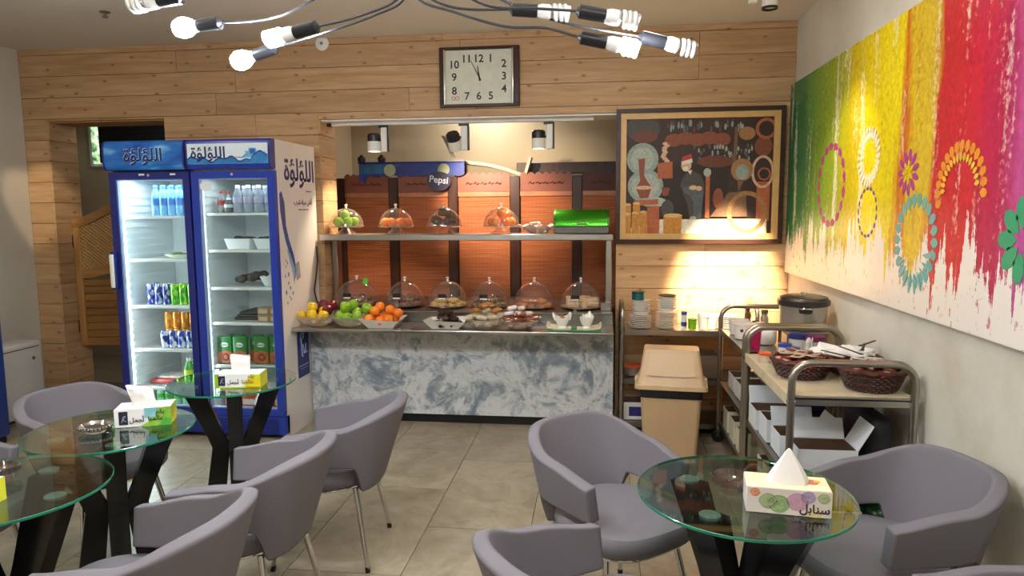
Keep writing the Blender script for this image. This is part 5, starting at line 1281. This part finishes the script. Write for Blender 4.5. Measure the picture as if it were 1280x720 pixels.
for s_ in (-1, 1): B().rbox(s_*.218-.012, s_*.218+.012, -.03, .03, .45, .51, .005, 1).obj('lid_clip', bei_l, bn)
# ================================================================== tube-frame trolleys
def trolley(label, loc, rz, L, W, top, shelves, board=None):
    t = thing('service_trolley', label, 'trolley', loc, rz, 'steel service trolleys')
    r_ = .016; R_ = .085
    for x in (r_, L-r_):
        pts = [(x, r_, .09), (x, r_, top-R_)]+[(x, r_+R_-R_*math.cos(a*PI/2/7), top-R_+R_*math.sin(a*PI/2/7)) for a in range(1, 8)]
        pts += [(x, W-p[1], p[2]) for p in reversed(pts)]
        fr_ = B().tube(pts, r_, 12).obj('end_frame', 'tube_steel', t)
        for y in (r_, W-r_):
            cs_ = B().cyl((x-.012, y, .042), (x+.012, y, .042), .042, None, 18).obj('castor_wheel', 'black', t)
            B().rbox(x-.02, x+.02, y-.012, y+.012, .04, .10, .004, 1).obj('castor_fork', 'steel_dark', cs_)
    for i, z in enumerate(shelves):
        s_ = B().box(r_, L-r_, .03, W-.03, z-.006, z).box(r_*2, L-r_*2, .012, .03, z-.032, z+.004).box(r_*2, L-r_*2, W-.03, W-.012, z-.032, z+.004).box(r_, r_+.012, .03, W-.03, z-.032, z+.004).box(L-r_-.012, L-r_, .03, W-.03, z-.032, z+.004).obj('shelf', 'steel_dark' if i else 'steel', t, False)
        for x in (r_, L-r_):
            for y in (r_, W-r_): B().cyl((x, y-.018, z-.016), (x, y+.018, z-.016), .0075, None, 8).obj('bolt', 'chrome', s_)
    if board: B().box(r_*2, L-r_*2, .008, W-.015, shelves[0]+.0045, shelves[0]+.010).box(r_*2, L-r_*2, .0, .010, shelves[0]-.034, shelves[0]+.014).obj('liner_board', board, t, False)
    return t
XT = .81
T3 = trolley('steel tube trolley carrying the dark wicker baskets', (XT, 3.94, 0), -PI/2, .92, .53, .945, [.79, .43, .15], plain('D2C2A2', .6, 0, .2, 10))
T2 = trolley('steel tube trolley carrying the silver cooker', (XT, 4.80, 0), -PI/2, .82, .53, .945, [.79, .43, .15])
T1 = trolley('steel tube trolley behind the bin, stacked with white plates', (.155, 4.835, 0), 0, .94, .38, .93, [.757, .41, .10])
# local x runs along the trolley: -PI/2 turns +x to -y and +y to +x
# ---- plates on the back trolley
pl0 = thing('white_plate', 'white plate in the stacks on the back trolley', 'plate', (0, 0, 0), 0, 'white plates on the back trolley')
B().lathe([(0, 0), (.05, 0), (.052, .003), (.078, .010), (.078, .0125), (.05, .006), (0, .005)], 24).obj('plate', plain('F0EEE8', .25, 0, .03), pl0)
first = True; zt0 = .762
def stack(x, y, n, lab, z0=zt0, dz=.0127):
    global first
    for i in range(n):
        p = (x+rnd.uniform(-.002, .002), y+rnd.uniform(-.002, .002), z0+i*dz)
        if first: pl0.location = p; pl0['label'] = lab; first = False
        else: dup(pl0, p, 0, lab)
    return z0+n*dz
za = stack(.30, 4.97, 7, 'white plate in the stack below the teal tin'); zb_ = stack(.485, 4.97, 9, 'white plate in the tall stack below the dark plate')
stack(.885, 5.0, 7, 'white plate in the stack by the paper cups')
# second tier of slightly smaller bowls on the stacks
pl1 = thing('white_bowl', 'small white bowl nested on the plate stacks', 'bowl', (.305, 4.97, za+.003), 0, 'white bowls on the plate stacks')
B().lathe([(0, 0), (.04, 0), (.042, .004), (.068, .020), (.068, .023), (.040, .008), (0, .006)], 22).obj('bowl', plain('F0EEE8', .25, 0, .03), pl1)
pl1['label'] = 'small white bowl stacked right below the teal tin'
for i in range(1, 6): dup(pl1, (.305, 4.97, za+.003+i*.0165), 0)
for i in range(6): dup(pl1, (.485, 4.97, zb_+.003+i*.0165), 0, 'small white bowl stacked right below the dark plate')
t = thing('teal_tin', 'dark teal round tin on top of the first plate stack', 'tin', (.285, 4.985, za+.003+5*.0165+.024))
B().lathe([(0, 0), (.045, 0), (.045, .045), (.043, .047), (0, .047)], 22).obj('tin', plain('1F6A70', .3, .3, .3, 20), t); B().lathe([(0, .047), (.046, .043), (.046, .056), (0, .058)], 22).obj('tin_lid', plain('17484C', .3, .3), t)
t = thing('dark_plate', 'dark plate on top of the taller plate stack', 'plate', (.485, 4.97, zb_+.003+5*.0165+.024)); B().lathe([(0, 0), (.045, 0), (.062, .007), (.062, .010), (.045, .004), (0, .003)], 22).obj('plate', plain('3A302A', .4), t)
t = thing('salt_shaker', 'white and blue cylindrical salt container beside the plates', 'container', (.60, 4.93, zt0)); B().lathe([(0, 0), (.02, 0), (.02, .10), (0, .10)], 18).obj('tube', plain('ECECF0', .35), t); B().lathe([(.0205, .02), (.0205, .05), (.020, .05), (.020, .02), (.0205, .02)], 18).obj('blue_band', plain('3A4A9A', .4), t); B().lathe([(0, .10), (.021, .10), (.021, .122), (0, .125)], 18).obj('cap', plain('3A4A9A', .4), t)
t = thing('green_cup', 'bright lime green plastic cup beside the salt container', 'cup', (.655, 4.915, zt0)); B().lathe([(0, 0), (.026, 0), (.031, .07), (.028, .07), (.024, .006), (0, .006)], 18).obj('cup', plain('8CC81E', .35), t); B().lathe([(.031, .066), (.033, .066), (.033, .073), (.028, .073), (.031, .066)], 18).obj('rim', plain('6AA018', .35), t)
cu = thing('paper_cup', 'white paper cup in the sleeves beside the green cup', 'cup', (.725, 4.93, zt0), 0, 'white paper cups')
B().lathe([(0, 0), (.025, 0), (.034, .085), (.036, .086), (.036, .090), (.032, .089), (.024, .006), (0, .006)], 18).obj('cup', plain('F2F0EA', .5, 0, .03), cu)
for p in ((.725, 4.93, zt0+.012), (.725, 4.93, zt0+.024), (.79, 4.95, zt0), (.79, 4.95, zt0+.012)): dup(cu, p)
def carton(label, loc, w, d, h, c, rz=0, flaps=(1, 1), inner='4A3A2A', green=False, group=None, mark=None):
    t = thing('carton', label, 'carton', loc, rz)
    if group: t['group'] = group
    k_ = .004; m_ = plain(c, .6, 0, .08, 12)
    B().box(-w/2, w/2, -d/2, d/2, 0, k_).box(-w/2, -w/2+k_, -d/2, d/2, k_, h).box(w/2-k_, w/2, -d/2, d/2, k_, h).box(-w/2+k_, w/2-k_, -d/2, -d/2+k_, k_, h).box(-w/2+k_, w/2-k_, d/2-k_, d/2, k_, h).obj('carton_body', m_, t, False)
    B().box(-w/2+k_, -w/2+k_+.002, -d/2+k_, d/2-k_, k_, h-.002).box(w/2-k_-.002, w/2-k_, -d/2+k_, d/2-k_, k_, h-.002).box(-w/2+k_, w/2-k_, d/2-k_-.002, d/2-k_, k_, h-.002).obj('lining', plain('5E4634', .7), t, False)
    B().box(-w/2+k_+.004, w/2-k_-.004, -d/2+k_, d/2-k_-.004, h*.30, h*.5).obj('contents', plain(inner, .7, 0, .5, 30), t, False)
    if flaps[0]:
        o_ = B().box(0, .003, -d/2+.003, d/2-.003, 0, w*.5).obj('flap', m_, t, False, loc=(w/2, 0, h), rot=(0, .5, 0))
    if flaps[1]:
        o_ = B().box(-w/2+.003, w/2-.003, -.003, 0, 0, d*.55).obj('flap', m_, t, False, loc=(0, d/2, h), rot=(-.45, 0, 0))
    if green: B().box(-w/2-.0006, w/2+.0006, -d/2-.0012, -d/2, 0, h*.55).obj('colour_band', plain('86B82E', .5, 0, .2, 20), t, False)
    if mark: B().box(-.03, .06, -d/2-.0012, -d/2, h*.2, h*.75).obj('carton_print', plain(mark, .5, 0, .3, 30), t, False)
    return t
# back trolley, lower shelves
carton('white carton with dark blue print on the lowest shelf behind the bin', (.255, 4.99, .105), .15, .18, .125, 'E4E2DE', 0, (0, 0), '2A2420', False, None, '2A2A78')
t = thing('food_tub', 'small clear tub with a red-orange lid behind the bin', 'tub', (.255, 4.98, .415)); B().lathe([(0, 0), (.05, 0), (.06, .06), (0, .062)], 18).obj('tub', plain('8A7A6A', .3, 0, .4, 30), t); B().lathe([(0, .06), (.066, .06), (.066, .074), (0, .078)], 18).obj('lid', plain('B8502E', .4), t)
carton('closed grey carton on the middle shelf of the back trolley', (.72, 5.02, .415), .26, .22, .16, '6A5A48', 0, (0, 0), '3A2E24')
# ---- middle trolley
B().rbox(-.10, .10, -.15, .15, 0, .004, .001, 1)
t = thing('cooker', 'silver pressure cooker with dark rim standing on its box stand', 'cooker', (1.19, 4.20, .8955))
cm = plain('B4AEA4', .34, .7, .12, 4)
B().lathe([(0, 0), (.115, 0), (.123, .008), (.134, .145), (0, .145)], 36).obj('pot', cm, t)
B().lathe([(.134, .14), (.145, .145), (.147, .172), (.142, .176), (0, .176)], 36).obj('rim', plain('2E2A28', .3), t)
B().lathe([(0, .176), (.137, .176), (.132, .19), (.09, .20), (0, .204)], 36).obj('lid', plain('5A544C', .3, .8), t)
B().lathe([(0, .203), (.02, .203), (.018, .216), (0, .218)], 14).obj('valve', 'chrome', t)
for a in (-1.75, 1.4):
    o = B().rbox(-.035, .035, -.02, .012, .112, .137, .005, 1).obj('handle', 'black', t); o.location = (.142*math.cos(a), .142*math.sin(a), 0); o.rotation_euler = (0, 0, a+PI/2)
    B().rbox(-.032, .032, -.024, .006, .132, .142, .003, 1).obj('handle_trim', 'chrome', o)
cb_ = thing('cooker_stand', 'low steel box stand under the silver cooker', 'stand', (1.19, 4.20, .795)); B().rbox(-.12, .12, -.12, .12, .085, .10, .004, 1).obj('top_plate', 'steel', cb_)
for sx in (-1, 1):
    for sy in (-1, 1): B().cyl((sx*.10, sy*.10, 0), (sx*.10, sy*.10, .086), .01).obj('leg', 'steel_dark', cb_)
t = thing('pink_cup', 'hot pink plastic tumbler on the middle trolley edge', 'cup', (.885, 4.06, .795)); B().lathe([(0, 0), (.036, 0), (.043, .115), (.040, .115), (.033, .006), (0, .006)], 20).obj('cup', plain('E8287A', .35), t); B().lathe([(.043, .108), (.046, .108), (.046, .12), (.040, .12), (.043, .108)], 20).obj('rim', plain('F05A9A', .35), t)
for i, (x, y) in enumerate(((.90, 4.42), (.90, 4.58))):
    t = thing('white_tub', 'white paper tub with small red mark on the middle trolley' if i == 0 else 'plain white paper tub behind the marked one', 'tub', (x, y, .795)); B().lathe([(0, 0), (.05, 0), (.062, .09), (.058, .09), (.047, .006), (0, .006)], 20).obj('tub', plain('EEEAE4', .5), t); B().lathe([(.062, .086), (.066, .086), (.066, .094), (.058, .094), (.062, .086)], 20).obj('rim', plain('EEEAE4', .5), t)
    if i == 0: B().lathe([(0, 0), (.010, 0), (.010, .002), (0, .002)], 10).obj('mark', plain('7A2A2A', .5), t, loc=(-.02, -.056, .055), rot=(PI/2, 0, 0))
can0 = thing('white_canister', 'low white canister with black lid handle on the middle trolley', 'canister', (1.0, 4.40, .795), 0, 'white canisters')
B().lathe([(0, 0), (.055, 0), (.06, .01), (.06, .075), (.055, .082), (0, .086)], 22).obj('body', plain('F0EEEA', .3), can0); B().rbox(-.03, .03, -.008, .008, .084, .094, .003, 1).obj('lid_handle', 'black', can0)
dup(can0, (1.0, 4.26, .795), .3); dup(can0, (1.0, 4.54, .795), .8)
t = thing('steel_flask', 'slim steel shaker flask behind the canisters', 'flask', (1.08, 4.66, .795)); B().lathe([(0, 0), (.025, 0), (.028, .09), (.020, .11), (.02, .12), (0, .12)], 18).obj('body', 'chrome', t); B().lathe([(0, .12), (.022, .12), (.022, .145), (0, .15)], 16).obj('cap', 'steel_dark', t)
t = thing('pepper_mill', 'brown wooden pepper mill behind the canisters', 'mill', (.98, 4.68, .795)); B().lathe([(0, 0), (.026, 0), (.022, .04), (.016, .07), (.022, .10), (.018, .125), (0, .13)], 16).obj('body', plain('7A5232', .4), t); B().sphere((0, 0, .142), .014).obj('knob', plain('5A3A22', .4), t)
cc = [(.94, 4.55, .16, .18), (.94, 4.34, .16, .18), (.94, 4.12, .16, .18)]
for i, (x, y, w_, d_) in enumerate(cc): carton(['white carton of sachets on the middle trolley shelf, next to the back trolley', 'white carton of sachets on the middle trolley shelf, centre one', 'white carton of sachets on the middle trolley shelf, below the pink tumbler'][i], (x, y, .435), w_, d_, .10, 'D8D6D2', .03*i, (0, 0), '3A322C')
for i, (x, y) in enumerate(((.93, 4.58), (.93, 4.36), (.93, 4.14))): carton(['cream carton with green print on the bottom shelf, next to the back trolley', 'cream carton with green print on the bottom shelf, centre one', 'cream carton with green print on the bottom shelf, below the pink tumbler'][i], (x, y, .155), .15, .19, .14, 'D2CCB0', PI/2, (0, 0), '3A3A2C', True)
t = thing('dark_crate', 'dark blue plastic crate on the middle trolley shelf by the wall', 'crate', (1.18, 4.38, .435)); B().box(-.12, .12, -.3, .3, 0, .006).box(-.12, -.112, -.3, .3, .006, .14).box(.112, .12, -.3, .3, .006, .14).box(-.112, .112, -.3, -.292, .006, .14).box(-.112, .112, .292, .3, .006, .14).obj('crate_body', plain('26284A', .5), t, False); B().rbox(-.10, .10, -.28, .28, .02, .11, .02, 2).obj('contents', plain('4A4038', .8, 0, .5, 14), t)
# ---- front trolley: baskets
ZT = .8005
wick = plain('3A1A14', .45, 0, .4, 30); wick2 = plain('5A2A1E', .45, 0, .4, 30)
def basket(label, loc, r, h, sx=1, sy=1, rz=0):
    t = thing('wicker_basket', label, 'basket', loc, rz)
    n = 26
    B().lathe([(0, .002), (r*.74, .002), (r*.74, .010), (0, .010)], n, (0, 0, 0), sx, sy).obj('base', wick, t)
    for k_ in range(9):
        z = .008+(h-.012)*k_/8; rr_ = r*(.75+.25*(k_/8)**.8); pts = []
        for i in range(n*2):
            a = 2*PI*i/(n*2); q_ = rr_+.0035*math.cos(n*a+(PI if k_ % 2 else 0)); pts.append((q_*math.cos(a)*sx, q_*math.sin(a)*sy, z))
        B().tube(pts, .0062, 5, True).obj('weave', wick if k_ % 3 else wick2, t)
    b = B()
    for i in range(n):
        a = 2*PI*i/n; b.tube([(r*.75*math.cos(a)*sx, r*.75*math.sin(a)*sy, .006), (r*1.0*math.cos(a)*sx, r*1.0*math.sin(a)*sy, h)], .0035, 5)
    b.obj('stakes', wick2, t)
    pts = [(r*1.02*math.cos(2*PI*i/40)*sx, r*1.02*math.sin(2*PI*i/40)*sy, h+.004*math.sin(i*2.2)) for i in range(40)]; B().tube(pts, .011, 7, True).obj('rim', wick2, t)
basket('dark wicker basket of red sachets nearest the bin', (.965, 3.40, ZT), .132, .085)
basket('dark wicker basket of red sachets against the plaster wall', (1.205, 3.19, ZT), .132, .095)
basket('dark wicker basket of white napkins and packets behind the other two', (1.225, 3.49, ZT), .122, .08)
def sachets(c, r, n, z0, z1, mats, label, group, nm='sachet'):
    t = thing(nm, '', 'sachet'); B().rbox(-.022, .022, -.032, .032, -.004, .004, .003, 1).obj('packet', mats[0], t); B().box(-.016, .016, -.02, .012, .0038, .0046).obj('packet_print', mats[1], t, False)
    scatter(t, c, r, n, z0, z1, label, group, 1.0)
sachets((.965, 3.40), .115, 26, ZT+.072, ZT+.11, [plain('8A1E22', .4, 0, .3, 30), plain('D8B8A0', .4)], 'dark red sachet in the basket nearest the bin', 'red sachets')
sachets((.965, 3.40), .10, 9, ZT+.108, ZT+.125, [plain('C8B49A', .4, 0, .3, 30), plain('7A2A22', .4)], 'cream sachet on top of the red ones nearest the bin', 'cream sachets')
sachets((1.205, 3.19), .115, 26, ZT+.08, ZT+.12, [plain('7A1A1E', .4, 0, .3, 30), plain('C89A80', .4)], 'maroon sachet in the basket against the wall', 'maroon sachets')
sachets((1.205, 3.19), .10, 10, ZT+.118, ZT+.14, [plain('D8CCC0', .4, 0, .3, 30), plain('3A3A44', .4)], 'pale sachet on top of the maroon ones', 'pale sachets')
sachets((1.225, 3.49), .11, 16, ZT+.07, ZT+.11, [plain('6A3A24', .4, 0, .3, 30), plain('C8A88A', .4)], 'brown sachet under the napkins in the rear basket', 'brown sachets')
nap = thing('folded_napkin', '', 'napkin'); B().rbox(-.048, .048, -.045, .045, -.006, .006, .004, 1).obj('sheet', tissue_mat, nap); B().prism([(-.046, -.042), (.042, -.04), (-.04, .04)], .0062, .008, 'z').obj('fold', tissue_mat, nap, False)
scatter(nap, (1.19, 3.53), .105, 16, ZT+.098, ZT+.145, 'white folded napkin in the rear basket', 'white napkins', 1.0)
for i, (x, a) in enumerate(((1.13, .5), (1.20, .2), (1.27, -.4), (1.30, -.7))):
    t = thing('stirrer_stick', 'black stirrer stick lying across the baskets by the wall', 'stick', (x-.02, 3.36+.03*i, ZT+.118+.012*i), a, 'black stirrer sticks'); B().rbox(-.006, .006, -.09, .09, 0, .004, .001, 1).obj('stick', 'black', t); B().rbox(-.009, .009, -.10, -.08, 0, .005, .002, 1).obj('stick_end', 'black', t)
# ---- jars behind the baskets
def jar(label, loc, r, h, body, lid, band=None):
    t = thing('jar', label, 'jar', loc)
    B().lathe([(0, 0), (r, 0), (r, h*.78), (r*.9, h*.82), (0, h*.82)], 20).obj('jar_body', body, t); B().lathe([(0, h*.80), (r*1.05, h*.80), (r*1.05, h*.98), (r*.95, h), (0, h)], 20).obj('lid', lid, t)
    if band: B().lathe([(r*1.01, h*.2), (r*1.01, h*.5), (r, h*.5), (r, h*.2), (r*1.01, h*.2)], 20).obj('band', band, t)
wh = plain('E6E4E4', .3); nv = plain('1E2A6A', .35); clr = plain('D8D2C8', .12, 0, .1, 20, Alpha=.75)
jar('white jar with blue lid and blue band beside the purple-lidded jar', (.975, 3.74, ZT), .032, .095, wh, plain('3A4A9A', .35), nv)
jar('small white jar with blue lid standing in front of its twin-coloured neighbour', (.995, 3.655, ZT), .032, .09, wh, plain('3A4A9A', .35), nv)
jar('clear jar with dark navy lid beside the cooker', (1.06, 3.80, ZT), .05, .14, clr, nv)
jar('clear jar with purple lid beside the white napkins', (1.13, 3.76, ZT), .052, .135, clr, plain('6A1A4A', .35))
jar('small pot with orange lid on the trolley board edge', (.868, 3.70, ZT), .034, .05, plain('C8B49A', .3), plain('E0521E', .35))
t = thing('snack_bag', 'crumpled clear bag of yellow snacks before the jars', 'bag', (.93, 3.60, ZT)); rr2 = random.Random(3); b = B()
for i in range(10): b.sphere(((rr2.random()-.5)*.07, (rr2.random()-.5)*.06, .025+rr2.random()*.03), .024, 9, 6, 1.2, 1, .8)
b.obj('bag', plain('D8C89A', .3, 0, .35, 30), t)
b = B()
for i in range(8): b.sphere((rr2.random()*.12-.0, (rr2.random()-.5)*.05, .02+rr2.random()*.012), .015, 8, 5, 1.4, .9, .7)
b.obj('spilled_snacks', plain('C89A3A', .5, 0, .3, 30), t)
spn = thing('plastic_spoon', 'white plastic spoon standing in front of the purple-lidded jar', 'spoon', (1.07, 3.70, ZT), .3, 'white plastic spoons'); o = B().rbox(-.005, .005, -.002, .002, 0, .10, .001, 1).sphere((0, 0, .115), .014, 10, 6, 1, .3, 1.4).obj('spoon', plain('F0F0EE', .3), spn, rot=(.0, .12, 0)); dup(spn, (1.095, 3.69, ZT), 1.1)
# ---- front trolley: cartons below
cs5 = [(.93, 3.78), (.94, 3.58), (.95, 3.37), (1.0, 3.16)]
labs = ['open white carton at the far end of the basket trolley shelf', 'open white carton second on the basket trolley shelf', 'open white carton third on the basket trolley shelf with lifted flap', 'open white carton with raised flaps at the near end of the basket trolley shelf']
for i, (x, y) in enumerate(cs5): carton(labs[i], (x, y, .435), .20 if i < 3 else .25, .17, .105+.01*(i % 2), 'DCE0E4', 0, (1 if i > 1 else 0, 1 if i != 1 else 0), '4A3226')
carton('cream and green carton lying on the bottom shelf of the basket trolley', (1.02, 3.17, .155), .26, .20, .12, 'D8D4BC', 0, (0, 0), '5A5A44', True)
for i, y in enumerate((3.42, 3.66)): carton('cream carton of supplies on the bottom shelf, behind the green one' if i == 0 else 'cream carton of supplies at the far end of the bottom shelf', (.96, y, .155), .20, .19, .13, 'CFCAB8', 0, (0, 0), '4A4638')
t = thing('green_bag', 'dark green plastic bag bundled on the bottom shelf by the wall', 'bag', (1.235, 3.30, .155)); b = B(); rr2 = random.Random(9)
for i in range(14): b.sphere(((rr2.random()-.5)*.06, (rr2.random()-.5)*.34, .05+rr2.random()*.10), .05, 9, 6, 1, 1.2, .8)
b.obj('bag', plain('1E4A26', .35, 0, .5, 18), t); B().tube([(0, -.05, .16), (.02, 0, .21), (0, .05, .17)], .006, 6).obj('bag_handle', plain('1E4A26', .35), t)
t = thing('dark_bag', 'dark grey bag leaning on the shelf by the wall under the baskets', 'bag', (1.25, 3.32, .435)); B().rbox(-.06, .05, -.18, .18, 0, .24, .04, 3).obj('bag', plain('2E2C34', .6, 0, .4, 14), t); B().tube([(0, -.06, .23), (0, 0, .28), (0, .06, .23)], .006, 6).obj('bag_handle', 'black', t)
# ================================================================== white floor unit at the left wall, blue fridge edge
ac = thing('floor_heater', 'white floor-standing air conditioner unit against the left wall', 'air conditioner', (XL+.135, 4.66, 0))
B().rbox(-.13, .13, -.30, .30, .02, .60, .03, 3).obj('casing', plain('D6D2CA', .4, 0, .04), ac)
B().box(.1302, .132, -.26, .26, .555, .562).obj('air_slot', plain('4A4438', .6), ac, False); B().rbox(-.10, .10, -.27, .27, 0, .03, .01, 1).obj('foot_base', 'black', ac)  # dark strip on the casing stands in for a shadow gap
B().cyl((.129, .20, .47), (.134, .20, .47), .012, None, 14).obj('indicator', plain('4A4A4A', .5), ac)
bf = thing('blue_cooler', 'blue cooler cabinet standing beside the white air conditioner', 'cooler', (-4.36, 3.98, 0))
B().rbox(-.29, .27, -.30, .30, .05, 1.05, .02, 2).obj('cabinet', plain('27408A', .35, 0, .1, 6), bf); B().rbox(-.27, .25, -.28, .28, 0, .05, .006, 1).obj('plinth', 'black', bf)
B().rbox(-.29, .275, -.305, .30, 1.05, 1.10, .012, 2).obj('top', plain('1A2A66', .35), bf); B().rbox(.27, .285, -.05, .05, .75, .80, .004, 1).obj('handle', 'white', bf)
B().rbox(-.06, .06, -.006, .0, -.06, .06, .003, 1).obj('wall_socket', 'white', None, loc=(XL+.004, 4.2, 1.5), rot=(0, 0, PI/2), label='square white wall socket on the left wall', cat='socket') if False else None
